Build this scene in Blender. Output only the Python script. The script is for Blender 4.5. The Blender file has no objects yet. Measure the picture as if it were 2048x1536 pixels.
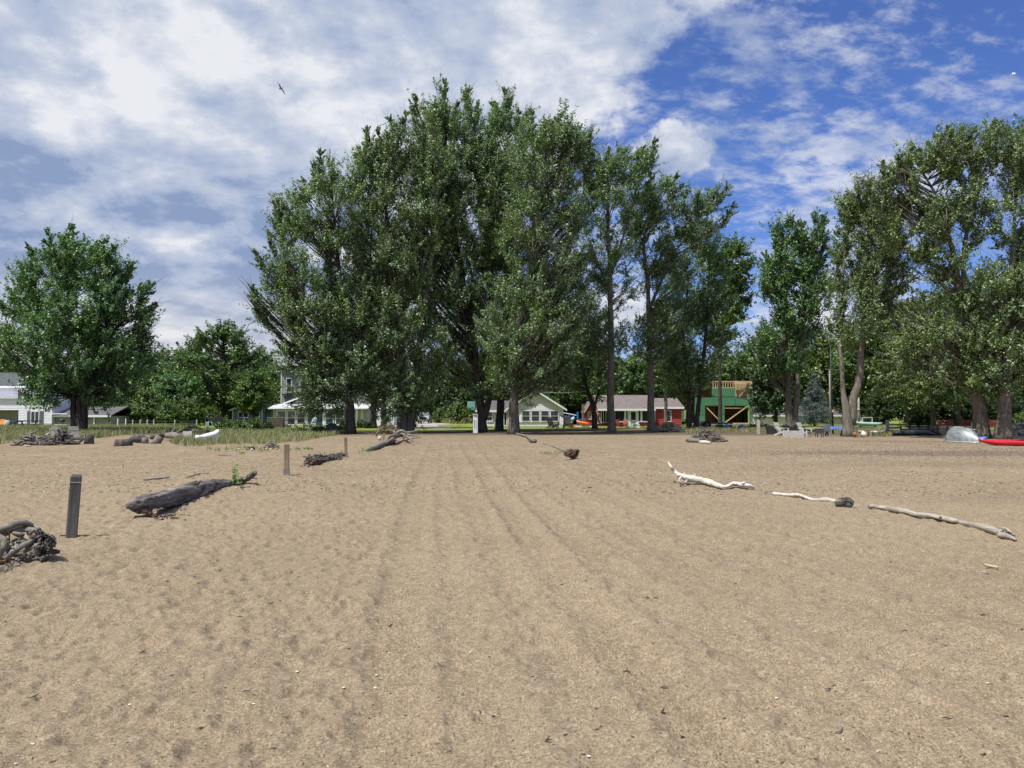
import bpy, math, random
import numpy as np
from mathutils import Vector
R = math.radians
scene = bpy.context.scene
F = 1518.0            # focal length in pixels of a 2048 px wide frame
EYE = 1.6
PITCH = math.atan(60 / F)

# ---------------- camera ----------------
cam_d = bpy.data.cameras.new("camera")
cam = bpy.data.objects.new("camera", cam_d)
scene.collection.objects.link(cam)
cam_d.sensor_width = 36.0
cam_d.lens = 36.0 * F / 2048.0
cam_d.clip_start = 0.05
cam_d.clip_end = 6000
cam.location = (0, 0, EYE)
cam.rotation_euler = (R(90) + PITCH, 0, 0)
scene.camera = cam
scene.view_settings.view_transform = 'Standard'
scene.view_settings.look = 'None'
scene.view_settings.exposure = 0.30
scene.view_settings.gamma = 1.0
scene.cycles.max_bounces = 6
scene.cycles.diffuse_bounces = 3
scene.cycles.transparent_max_bounces = 8

# ---------------- sun and sky ----------------
TO_SUN = Vector((-0.36, -0.33, 1.0)).normalized()
SUN_EL = math.asin(TO_SUN.z)
sl = bpy.data.lights.new("sun", 'SUN')
sl.energy = 4.6
sl.angle = R(0.6)
sl.color = (1.0, 0.965, 0.90)
so = bpy.data.objects.new("sun", sl)
so.rotation_euler = (-TO_SUN).to_track_quat('-Z', 'Y').to_euler()
so.location = (-20, -20, 60)
scene.collection.objects.link(so)

world = bpy.data.worlds.new("World")
scene.world = world
world.use_nodes = True
try:
    world.cycles.sampling_method = 'MANUAL'
    world.cycles.sample_map_resolution = 512
except Exception:
    pass

class NT:
    def __init__(s, tree):
        s.t = tree; s.n = tree.nodes; s.l = tree.links
    def new(s, typ, **kw):
        n = s.n.new(typ)
        for k, v in kw.items():
            setattr(n, k, v)
        return n
    def set(s, sock, v):
        if v is None: return
        if hasattr(v, 'is_output') or isinstance(v, bpy.types.NodeSocket):
            s.l.new(v, sock)
        else:
            if isinstance(v, (tuple, list)) and len(v) == 3 and sock.type == 'RGBA':
                v = (*v, 1)
            sock.default_value = v
    def math(s, op, a, b=None, c=None, clamp=False):
        n = s.new('ShaderNodeMath', operation=op); n.use_clamp = clamp
        s.set(n.inputs[0], a)
        if b is not None: s.set(n.inputs[1], b)
        if c is not None: s.set(n.inputs[2], c)
        return n.outputs[0]
    def vmath(s, op, a, b=None, scale=None):
        n = s.new('ShaderNodeVectorMath', operation=op)
        s.set(n.inputs[0], a)
        if b is not None: s.set(n.inputs[1], b)
        if scale is not None: s.set(n.inputs['Scale'], scale)
        return n.outputs['Value'] if op in ('DOT_PRODUCT', 'LENGTH', 'DISTANCE') else n.outputs[0]
    def noise(s, vec, scale, detail=4, rough=.5, dist=0, out='Fac'):
        n = s.new('ShaderNodeTexNoise')
        s.set(n.inputs['Vector'], vec); n.inputs['Scale'].default_value = scale
        n.inputs['Detail'].default_value = detail; n.inputs['Roughness'].default_value = rough
        n.inputs['Distortion'].default_value = dist
        return n.outputs[out]
    def smooth(s, v, lo, hi, a=0.0, b=1.0):
        n = s.new('ShaderNodeMapRange', interpolation_type='SMOOTHSTEP')
        s.set(n.inputs[0], v); s.set(n.inputs[1], lo); s.set(n.inputs[2], hi)
        n.inputs[3].default_value = a; n.inputs[4].default_value = b
        return n.outputs[0]
    def lin(s, v, lo, hi, a=0.0, b=1.0):
        n = s.new('ShaderNodeMapRange')
        s.set(n.inputs[0], v); s.set(n.inputs[1], lo); s.set(n.inputs[2], hi)
        n.inputs[3].default_value = a; n.inputs[4].default_value = b
        return n.outputs[0]
    def mix(s, f, a, b, mode='MIX'):
        n = s.new('ShaderNodeMix', data_type='RGBA', blend_type=mode)
        s.set(n.inputs[0], f); s.set(n.inputs[6], a); s.set(n.inputs[7], b)
        return n.outputs[2]
    def ramp(s, f, stops, interp='LINEAR'):
        n = s.new('ShaderNodeValToRGB'); n.color_ramp.interpolation = interp
        e = n.color_ramp.elements
        while len(e) < len(stops): e.new(0.5)
        for i, (p, c) in enumerate(stops):
            e[i].position = p; e[i].color = (*c, 1)
        s.set(n.inputs[0], f)
        return n.outputs[0]
    def sep(s, v):
        n = s.new('ShaderNodeSeparateXYZ'); s.set(n.inputs[0], v); return n.outputs
    def comb(s, x, y, z):
        n = s.new('ShaderNodeCombineXYZ')
        for i, v in enumerate((x, y, z)): s.set(n.inputs[i], v)
        return n.outputs[0]

def build_world():
    nt = NT(world.node_tree); nt.n.clear()
    out = nt.new('ShaderNodeOutputWorld')
    sky = nt.new('ShaderNodeTexSky', sky_type='NISHITA')
    sky.sun_disc = False
    sky.sun_elevation = SUN_EL
    sky.sun_rotation = math.atan2(TO_SUN.x, TO_SUN.y)
    sky.altitude = 0; sky.air_density = 1.0; sky.dust_density = 0.3; sky.ozone_density = 3.0
    deep = nt.mix(1.0, sky.outputs[0], (0.80, 1.00, 1.60), 'MULTIPLY')
    bg1 = nt.new('ShaderNodeBackground'); nt.set(bg1.inputs[0], deep); bg1.inputs[1].default_value = 0.070
    tc = nt.new('ShaderNodeTexCoord')
    d = nt.vmath('NORMALIZE', tc.outputs['Generated'])
    x, y, z = nt.sep(d)[0:3]
    zz = nt.math('ADD', nt.math('MAXIMUM', z, 0.0), 0.30)
    px = nt.math('DIVIDE', x, zz); py = nt.math('DIVIDE', y, zz)
    P = nt.comb(px, py, 0.0)
    # cloud bank to the left, breaking up along a slanting edge into small high clouds on the right
    warp = nt.noise(P, 1.3, 4, .55)
    edge = nt.math('SUBTRACT', nt.math('SUBTRACT', nt.math('MULTIPLY', z, 0.86), 0.235), x)
    edge = nt.math('ADD', edge, nt.math('MULTIPLY', nt.math('SUBTRACT', warp, .5), .42))
    left = nt.smooth(edge, -0.26, 0.12)
    big = nt.noise(P, 3.0, 10, .63, .12)
    thr = nt.lin(left, 0, 1, 0.66, 0.24)
    bigc = nt.smooth(nt.math('SUBTRACT', big, thr), -0.02, 0.12)
    # altocumulus
    rot = nt.new('ShaderNodeMapping'); nt.set(rot.inputs[0], P)
    rot.inputs['Rotation'].default_value = (0, 0, R(-35)); rot.inputs['Scale'].default_value = (1.0, 1.45, 1)
    small = nt.noise(rot.outputs[0], 15, 7, .62, .1)
    mid = nt.noise(rot.outputs[0], 5.5, 5, .6, .15)
    patch = nt.noise(P, 1.5, 4, .55)
    sm = nt.math('ADD', nt.math('MULTIPLY', small, .62), nt.math('MULTIPLY', mid, .55))
    smallc = nt.smooth(nt.math('ADD', sm, nt.math('MULTIPLY', nt.math('SUBTRACT', patch, .40), .75)), 0.54, 0.80, 0, .72)
    fade = nt.smooth(nt.math('ADD', x, nt.math('MULTIPLY', z, -.12)), 0.42, 0.60, 1.0, 0.2)
    fade = nt.math('MAXIMUM', fade, nt.smooth(z, .50, .60, 0, .8))
    smallc = nt.math('MULTIPLY', smallc, fade)
    cov = nt.math('MAXIMUM', bigc, smallc)
    # single cumulus heads (direction, angular size)
    fine = nt.noise(d, 11, 7, .65)
    for (cx, cy, cz, rad, sq) in ((.197, .93, .318, .046, 1.5), (.165, .93, .335, .035, 1.2), (-.37, .92, .112, .10, 2.4), (-.27, .95, .105, .07, 2.0), (.10, .97, .13, .09, 2.2), (.36, .92, .12, .05, 2.6)):
        v = Vector((cx, cy, cz)).normalized()
        dv = nt.vmath('SUBTRACT', d, tuple(v))
        dv = nt.vmath('MULTIPLY', dv, (1, 1, sq))
        dist = nt.vmath('LENGTH', dv)
        dist = nt.math('ADD', dist, nt.math('MULTIPLY', nt.math('SUBTRACT', fine, .5), -.26))
        blob = nt.smooth(dist, rad * 1.25, rad * .45, 0, .95)
        cov = nt.math('MAXIMUM', cov, blob)
    # cloud brightness: thick = grey-blue bases, thin edges bright
    dens = nt.noise(P, 2.0, 5, .55, .2)
    lowl = nt.math('MULTIPLY', nt.smooth(z, 0.36, 0.22), nt.smooth(x, -.12, -.30))
    lowl = nt.math('MULTIPLY', lowl, nt.smooth(z, .10, .15))
    shade = nt.smooth(nt.math('SUBTRACT', dens, nt.math('MULTIPLY', lowl, .20)), 0.24, 0.66)
    fluff = nt.noise(P, 7.0, 9, .66, .15)
    shade = nt.math('ADD', shade, nt.math('MULTIPLY', nt.math('SUBTRACT', fluff, .5), 1.1), clamp=True)
    off = nt.vmath('ADD', P, (-.045, .055, 0))
    rel = nt.math('SUBTRACT', nt.noise(P, 4.2, 8, .6, .1), nt.noise(off, 4.2, 8, .6, .1))
    shade = nt.math('ADD', shade, nt.math('MULTIPLY', rel, 2.1), clamp=True)
    col = nt.ramp(shade, [(0, (.27, .36, .57)), (.28, (.42, .50, .68)), (.62, (.57, .63, .76)), (1, (.84, .86, .91))])
    warm = nt.smooth(z, .20, .08)
    col = nt.mix(nt.math('MULTIPLY', warm, .35), col, (.86, .83, .80))
    bg2 = nt.new('ShaderNodeBackground'); nt.set(bg2.inputs[0], col); bg2.inputs[1].default_value = 0.79
    ms = nt.new('ShaderNodeMixShader'); nt.set(ms.inputs[0], cov)
    nt.l.new(bg1.outputs[0], ms.inputs[1]); nt.l.new(bg2.outputs[0], ms.inputs[2])
    nt.l.new(ms.outputs[0], out.inputs[0])
build_world()

# ---------------- geometry of the view: places are read off the photograph ----------------
def W(px, py, d):
    """world point at depth d seen at pixel (px, py)"""
    u = (px - 1024) / F; v = (768 - py) / F
    k = d / (math.cos(PITCH) - v * math.sin(PITCH))
    return Vector((u * k, d, EYE + k * (math.sin(PITCH) + v * math.cos(PITCH))))
def DG(py):
    """depth of flat ground seen at row py"""
    v = (768 - py) / F
    return -EYE * (math.cos(PITCH) - v * math.sin(PITCH)) / (math.sin(PITCH) + v * math.cos(PITCH))
def PM(px, d):
    return px * d / F     # pixels to metres at depth d

# ---------------- bookkeeping ----------------
COL = scene.collection
def tag(o, label=None, cat=None, group=None, kind=None):
    if label: o['label'] = label
    if cat: o['category'] = cat
    if group: o['group'] = group
    if kind: o['kind'] = kind
    return o
def empty(name, loc, rz=0, label=None, cat=None, group=None):
    o = bpy.data.objects.new(name, None)
    o.empty_display_size = .2
    COL.objects.link(o); o.location = loc; o.rotation_euler = (0, 0, rz)
    return tag(o, label, cat, group)
def copy_tree(o, parent=None):
    c = o.copy(); COL.objects.link(c)
    if parent is not None: c.parent = parent
    for ch in list(o.children): copy_tree(ch, c)
    return c
def mesh_np(name, V, Fa, mat, parent=None, smooth=False):
    """fast mesh from numpy arrays: Fa is (n,k)"""
    me = bpy.data.meshes.new(name)
    V = np.asarray(V, dtype=np.float32); Fa = np.asarray(Fa, dtype=np.int32)
    n, k = Fa.shape
    me.vertices.add(len(V)); me.vertices.foreach_set('co', V.ravel())
    me.loops.add(n * k); me.loops.foreach_set('vertex_index', Fa.ravel())
    me.polygons.add(n)
    me.polygons.foreach_set('loop_start', np.arange(0, n * k, k, dtype=np.int32))
    try: me.polygons.foreach_set('loop_total', np.full(n, k, dtype=np.int32))
    except Exception: pass
    me.update(calc_edges=True)
    if smooth: me.polygons.foreach_set('use_smooth', np.ones(n, dtype=bool))
    me.materials.append(mat)
    o = bpy.data.objects.new(name, me); COL.objects.link(o)
    if parent is not None: o.parent = parent
    return o

class MB:
    """collects shapes, then links them as one mesh object"""
    def __init__(s): s.v = []; s.f = []; s.sm = []
    def add(s, vs, fs, smooth=False):
        b = len(s.v); s.v += [tuple(p) for p in vs]
        for f in fs: s.f.append(tuple(b + i for i in f)); s.sm.append(smooth)
        return s
    def box(s, x0, x1, y0, y1, z0, z1):
        s.add([(x0, y0, z0), (x1, y0, z0), (x1, y1, z0), (x0, y1, z0), (x0, y0, z1), (x1, y0, z1), (x1, y1, z1), (x0, y1, z1)],
              [(0, 3, 2, 1), (4, 5, 6, 7), (0, 1, 5, 4), (1, 2, 6, 5), (2, 3, 7, 6), (3, 0, 4, 7)]); return s
    def bar(s, a, b, w, t, up=(0, 0, 1)):
        """rectangular bar from a to b; w across, t along up"""
        a = Vector(a); b = Vector(b); d = (b - a).normalized(); up = Vector(up)
        sx = d.cross(up)
        if sx.length < 1e-4: sx = d.cross(Vector((0, 1, 0)))
        sx.normalize(); u = sx.cross(d).normalized()
        q = [sx * (i * w / 2) + u * (j * t / 2) for i, j in ((-1, -1), (1, -1), (1, 1), (-1, 1))]
        s.add([a + k for k in q] + [b + k for k in q], [(0, 1, 2, 3), (7, 6, 5, 4), (0, 4, 5, 1), (1, 5, 6, 2), (2, 6, 7, 3), (3, 7, 4, 0)]); return s
    def prism(s, poly, y0, y1):
        """polygon in x,z (counter-clockwise seen from -y) extruded in y"""
        n = len(poly)
        s.add([(p[0], y0, p[1]) for p in poly] + [(p[0], y1, p[1]) for p in poly],
              [tuple(range(n)), tuple(range(2 * n - 1, n - 1, -1))] + [(i, n + i, n + (i + 1) % n, (i + 1) % n) for i in range(n)]); return s
    def extr(s, poly, axis, a, b):
        n = len(poly)
        def P3(p, k):
            return (k, p[0], p[1]) if axis == 'x' else ((p[0], k, p[1]) if axis == 'y' else (p[0], p[1], k))
        s.add([P3(p, a) for p in poly] + [P3(p, b) for p in poly],
              [tuple(range(n)), tuple(range(2 * n - 1, n - 1, -1))] + [(i, n + i, n + (i + 1) % n, (i + 1) % n) for i in range(n)]); return s
    def tube(s, pts, rad, n=8, smooth=True, rough=0, rng=None, flat=1.0, flute=0.0):
        pts = [Vector(p) for p in pts]; m = len(pts)
        if not hasattr(rad, '__len__'): rad = [rad] * m
        vs = []; prev = None; fl = [0.0] * n; Rg = rng or random
        if flute: fl = [Rg.uniform(-1, 1) for _ in range(n)]
        for i, p in enumerate(pts):
            if flute: fl = [max(-1.6, min(1.6, q * .9 + Rg.gauss(0, .38))) for q in fl]
            t = (pts[min(i + 1, m - 1)] - pts[max(i - 1, 0)]).normalized()
            if prev is None:
                a = t.cross(Vector((0, 0, 1)))
                if a.length < .1: a = t.cross(Vector((0, 1, 0)))
            else: a = prev - t * prev.dot(t)
            a.normalize(); prev = a; b = t.cross(a)
            for k in range(n):
                an = 2 * math.pi * k / n; r = rad[i]
                if flute: r *= 1 + flute * (fl[k] * .6 + fl[(k + 1) % n] * .4)
                if rough: r *= 1 + rough * ((rng or random).random() * 2 - 1)
                vs.append(p + a * (math.cos(an) * r) + b * (math.sin(an) * r * flat))
        fs = []
        for i in range(m - 1):
            for k in range(n):
                fs.append((i * n + k, i * n + (k + 1) % n, (i + 1) * n + (k + 1) % n, (i + 1) * n + k))
        fs.append(tuple(range(n - 1, -1, -1))); fs.append(tuple((m - 1) * n + k for k in range(n)))
        s.add(vs, fs, smooth); return s
    def ball(s, c, r, nu=12, nv=8, rough=0, rng=None):
        if not hasattr(r, '__len__'): r = (r, r, r)
        vs = [(c[0], c[1], c[2] + r[2])]; 
        for j in range(1, nv):
            th = math.pi * j / nv
            for i in range(nu):
                ph = 2 * math.pi * i / nu; k = 1 + (rough * ((rng or random).random() * 2 - 1) if rough else 0)
                vs.append((c[0] + r[0] * k * math.sin(th) * math.cos(ph), c[1] + r[1] * k * math.sin(th) * math.sin(ph), c[2] + r[2] * k * math.cos(th)))
        vs.append((c[0], c[1], c[2] - r[2])); L = len(vs) - 1
        fs = [(0, 1 + i, 1 + (i + 1) % nu) for i in range(nu)]
        for j in range(nv - 2):
            for i in range(nu):
                a = 1 + j * nu
                fs.append((a + i, a + nu + i, a + nu + (i + 1) % nu, a + (i + 1) % nu))
        a = 1 + (nv - 2) * nu
        fs += [(a + i, L, a + (i + 1) % nu) for i in range(nu)]
        s.add(vs, fs, rough < .15); return s
    def cyl(s, c, r, h, n=14, r2=None):
        s.tube([c, (c[0], c[1], c[2] + h)], [r, r if r2 is None else r2], n); return s
    def siding(s, x0, x1, z0, z1, y, step=.2, lip=.035, slope=None, t=.02):
        """clapboards on a wall facing -y; slope(z)->(x0,x1) narrows gables"""
        z = z0
        while z < z1 - .01:
            zt = min(z + step, z1)
            if slope:
                a0, a1 = slope(z); b0, b1 = slope(zt)
            else: a0, a1, b0, b1 = x0, x1, x0, x1
            if a1 > a0:
                s.add([(a0, y - lip, z), (a1, y - lip, z), (b1, y - .006, zt), (b0, y - .006, zt), (a0, y, z), (a1, y, z), (b1, y, zt), (b0, y, zt)],
                      [(0, 1, 2, 3), (0, 4, 5, 1), (3, 2, 6, 7), (0, 3, 7, 4), (1, 5, 6, 2)])
            z += step
        return s
    def build(s, name, mat, parent=None, loc=None, rz=0):
        me = bpy.data.meshes.new(name); me.from_pydata(s.v, [], s.f); me.update()
        me.polygons.foreach_set('use_smooth', s.sm)
        me.materials.append(mat)
        o = bpy.data.objects.new(name, me); COL.objects.link(o)
        if parent is not None: o.parent = parent
        if loc is not None: o.location = loc
        if rz: o.rotation_euler = (0, 0, rz)
        return o

# ---------------- materials ----------------
def new_mat(name):
    m = bpy.data.materials.new(name); m.use_nodes = True
    nt = NT(m.node_tree); nt.n.clear()
    out = nt.new('ShaderNodeOutputMaterial')
    b = nt.new('ShaderNodeBsdfPrincipled'); nt.l.new(b.outputs[0], out.inputs[0])
    return m, nt, b, out
_M = {}
def M(name, col, rough=.6, var=.18, scale=3.0, bump=0.0, bscale=20, metal=0.0, stretch=(1, 1, 1), col2=None, spec=.5, coat=0, rot=0):
    if name in _M: return _M[name]
    m, nt, b, out = new_mat(name)
    tc = nt.new('ShaderNodeTexCoord'); mp = nt.new('ShaderNodeMapping')
    nt.l.new(tc.outputs['Object'], mp.inputs[0]); mp.inputs['Scale'].default_value = stretch; mp.inputs['Rotation'].default_value = (0, 0, R(rot))
    n1 = nt.noise(mp.outputs[0], scale, 5, .6)
    c2 = col2 or tuple(c * (1 - var * 1.6) for c in col); c1 = tuple(min(1, c * (1 + var * .6)) for c in col)
    nt.set(b.inputs['Base Color'], nt.ramp(n1, [(.3, c2), (.65, c1)]))
    b.inputs['Roughness'].default_value = rough; b.inputs['Metallic'].default_value = metal
    b.inputs['Specular IOR Level'].default_value = spec
    if coat: b.inputs['Coat Weight'].default_value = coat
    if bump:
        bn = nt.new('ShaderNodeBump'); nt.set(bn.inputs['Height'], nt.noise(mp.outputs[0], bscale, 4, .6))
        bn.inputs['Strength'].default_value = bump; bn.inputs['Distance'].default_value = .02
        nt.l.new(bn.outputs[0], b.inputs['Normal'])
    _M[name] = m
    return m

def M_leaf(name, dark, mid, light, plight=.2, rough=.42, trans=.25):
    m, nt, b, out = new_mat(name)
    g = nt.new('ShaderNodeNewGeometry')
    r = g.outputs['Random Per Island']
    c = nt.ramp(r, [(0, dark), (.5, mid), (1 - plight - .02, mid), (1 - plight + .02, light), (1, tuple(min(1, k * 1.25) for k in light))])
    tc = nt.new('ShaderNodeTexCoord')
    big = nt.noise(tc.outputs['Object'], .35, 3, .6)
    c = nt.mix(nt.smooth(big, .38, .62, 0.0, .55), c, nt.mix(1.0, c, (1.25, 1.22, .72), 'MULTIPLY'))
    nt.set(b.inputs['Base Color'], c)
    b.inputs['Roughness'].default_value = rough
    tr = nt.new('ShaderNodeBsdfTranslucent'); nt.set(tr.inputs[0], nt.mix(1.0, c, (1.5, 1.7, .7), 'MULTIPLY'))
    ms = nt.new('ShaderNodeMixShader'); ms.inputs[0].default_value = trans
    nt.l.new(b.outputs[0], ms.inputs[1]); nt.l.new(tr.outputs[0], ms.inputs[2]); nt.l.new(ms.outputs[0], out.inputs[0])
    return m

def M_bark(name, col, col2):
    m, nt, b, out = new_mat(name)
    tc = nt.new('ShaderNodeTexCoord'); mp = nt.new('ShaderNodeMapping')
    nt.l.new(tc.outputs['Object'], mp.inputs[0]); mp.inputs['Scale'].default_value = (1, 1, .16)
    n1 = nt.noise(mp.outputs[0], 9, 6, .7, .6)
    nt.set(b.inputs['Base Color'], nt.ramp(n1, [(.35, col2), (.6, col)]))
    b.inputs['Roughness'].default_value = .9; b.inputs['Specular IOR Level'].default_value = .2
    bn = nt.new('ShaderNodeBump'); nt.set(bn.inputs['Height'], n1)
    bn.inputs['Strength'].default_value = 1; bn.inputs['Distance'].default_value = .09
    nt.l.new(bn.outputs[0], b.inputs['Normal'])
    return m
# ---------------- the ground ----------------
def _hash(ix, iy, seed):
    ix = ix.astype(np.int64) & 0xffffffff; iy = iy.astype(np.int64) & 0xffffffff
    h = (ix * 374761393 + iy * 668265263 + seed * 982451653) & 0xffffffff
    h = ((h ^ (h >> 13)) * 1274126177) & 0xffffffff
    h = (h ^ (h >> 16)) & 0xffffffff
    h = (h * 2246822519) & 0xffffffff
    return ((h ^ (h >> 15)) & 0xffffff) / float(0x1000000)
def vnoise(x, y, s, seed=0):
    x = x / s; y = y / s
    ix = np.floor(x); iy = np.floor(y); fx = x - ix; fy = y - iy
    fx = fx * fx * fx * (fx * (fx * 6 - 15) + 10); fy = fy * fy * fy * (fy * (fy * 6 - 15) + 10)
    a = _hash(ix, iy, seed); b = _hash(ix + 1, iy, seed); c = _hash(ix, iy + 1, seed); d = _hash(ix + 1, iy + 1, seed)
    return (a * (1 - fx) + b * fx) * (1 - fy) + (c * (1 - fx) + d * fx) * fy - .5
def dimples(x, y, cell, seed, prob=.8):
    """overlapping trodden hollows: a hollow with a low rim"""
    gx = np.floor(x / cell); gy = np.floor(y / cell); h = np.zeros_like(x)
    for i in (-1, 0, 1):
        for j in (-1, 0, 1):
            cx = gx + i; cy = gy + j
            ox = (cx + _hash(cx, cy, seed)) * cell; oy = (cy + _hash(cx, cy, seed + 1)) * cell
            an = _hash(cx, cy, seed + 2) * 1.2 + .9; k = _hash(cx, cy, seed + 3)
            dx = x - ox; dy = y - oy
            u = dx * np.cos(an) + dy * np.sin(an); v = -dx * np.sin(an) + dy * np.cos(an)
            r = np.sqrt((u / (cell * .62)) ** 2 + (v / (cell * .36)) ** 2)
            amp = (k < prob) * (.4 + .6 * _hash(cx, cy, seed + 4))
            h += amp * (-np.exp(-(r * 1.5) ** 2) + .42 * np.exp(-((r - 1.05) * 3.2) ** 2))
    return h
TRACKS = []   # (list of (d, x)), width
def _trk(pp, offs, depth):
    ys = []; xs = []
    for (px, py) in pp:
        d = DG(py); ys.append(d); xs.append((px - 1024) / F * d)
    o = np.argsort(ys)
    for of in offs: TRACKS.append((np.array(ys)[o], np.array(xs)[o] + of, depth))
_trk([(795, 1536), (800, 1300), (825, 1100), (842, 980), (868, 885)], (0, 1.55), 1.0)
_trk([(955, 880), (1005, 945), (1130, 1055), (1245, 1150), (1500, 1310), (1800, 1480)], (0, 1.6), .75)
_trk([(985, 880), (1075, 950), (1240, 1050), (1500, 1190), (2048, 1440)], (0, 1.6), .6)
_trk([(905, 880), (918, 940), (990, 1080), (1130, 1290), (1240, 1536)], (0,), .45)
_trk([(880, 880), (878, 960), (872, 1050), (905, 1200), (990, 1536)], (0,), .5)
def ground_h(x, y):
    x = np.asarray(x, dtype=np.float64); y = np.asarray(y, dtype=np.float64)
    d = np.hypot(x, y)
    far = np.clip((62 - d) / 14, 0, 1)
    near = np.clip((38 - d) / 25, 0, 1)
    h = .16 * vnoise(x, y, 9, 1) * np.clip((d - 2) / 8, 0, 1) * (0.25 + .75 * far)
    h = h + far * (.05 * vnoise(x, y, 2.3, 2) + .035 * vnoise(x + y * .4, y, .9, 3))
    det = .020 * dimples(x, y, .38, 11, .6) + .018 * dimples(x + 7, y - 3, .22, 21, .65) + .0085 * dimples(x - 4, y + 9, .12, 41, .6) + .018 * vnoise(x, y + x * .3, .5, 14) + .022 * np.abs(vnoise(x + y * .5, y, .27, 15))
    wig = .16 * vnoise(x, y, 7, 8)
    band = np.zeros_like(x); trk = np.zeros_like(x)
    for ys, xs, dep in TRACKS:
        cx = np.interp(y, ys, xs) + wig
        on = (y > ys[0] - .5) & (y < ys[-1])
        t = (x - cx) / .21
        g = np.exp(-t ** 4) * on * dep
        tread = (.5 * np.cos(y * 2 * math.pi / .12 + np.sign(x - cx) * 1.1)) * np.clip((30 - y) / 10, 0, 1)
        rim = np.exp(-((np.abs(t) - 1.35) * 2.2) ** 2) * on * dep
        trk += (-.026 * g + .040 * tread * g + .020 * rim) * (.85 + .5 * vnoise(x, y, 1.7, 31)) 
        band = np.maximum(band, g)
    h = h + (1.55 * det * (1 - .8 * band) * (.35 + .65 * np.clip((45 - d) / 30, 0, 1)) + trk) * far
    h = h + near * (.014 * vnoise(x, y, .12, 5) + .010 * vnoise(x, y, .055, 6) + .003 * vnoise(x, y, .03, 7))
    return h
def gz(x, y): return float(ground_h(np.array([x]), np.array([y]))[0])
def on(px, py, h=0.0):
    """where the line of sight through a pixel passes h above the ground"""
    v = (768 - py) / F; s = (math.sin(PITCH) + v * math.cos(PITCH)) / (math.cos(PITCH) - v * math.sin(PITCH)); g = 0.0
    for _ in range(6):
        d = min(140, (g + h - EYE) / s); x = (px - 1024) / F * d; g = .5 * g + .5 * gz(x, d)
    return Vector((x, d, gz(x, d)))
def G(px, py): return on(px, py)

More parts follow.
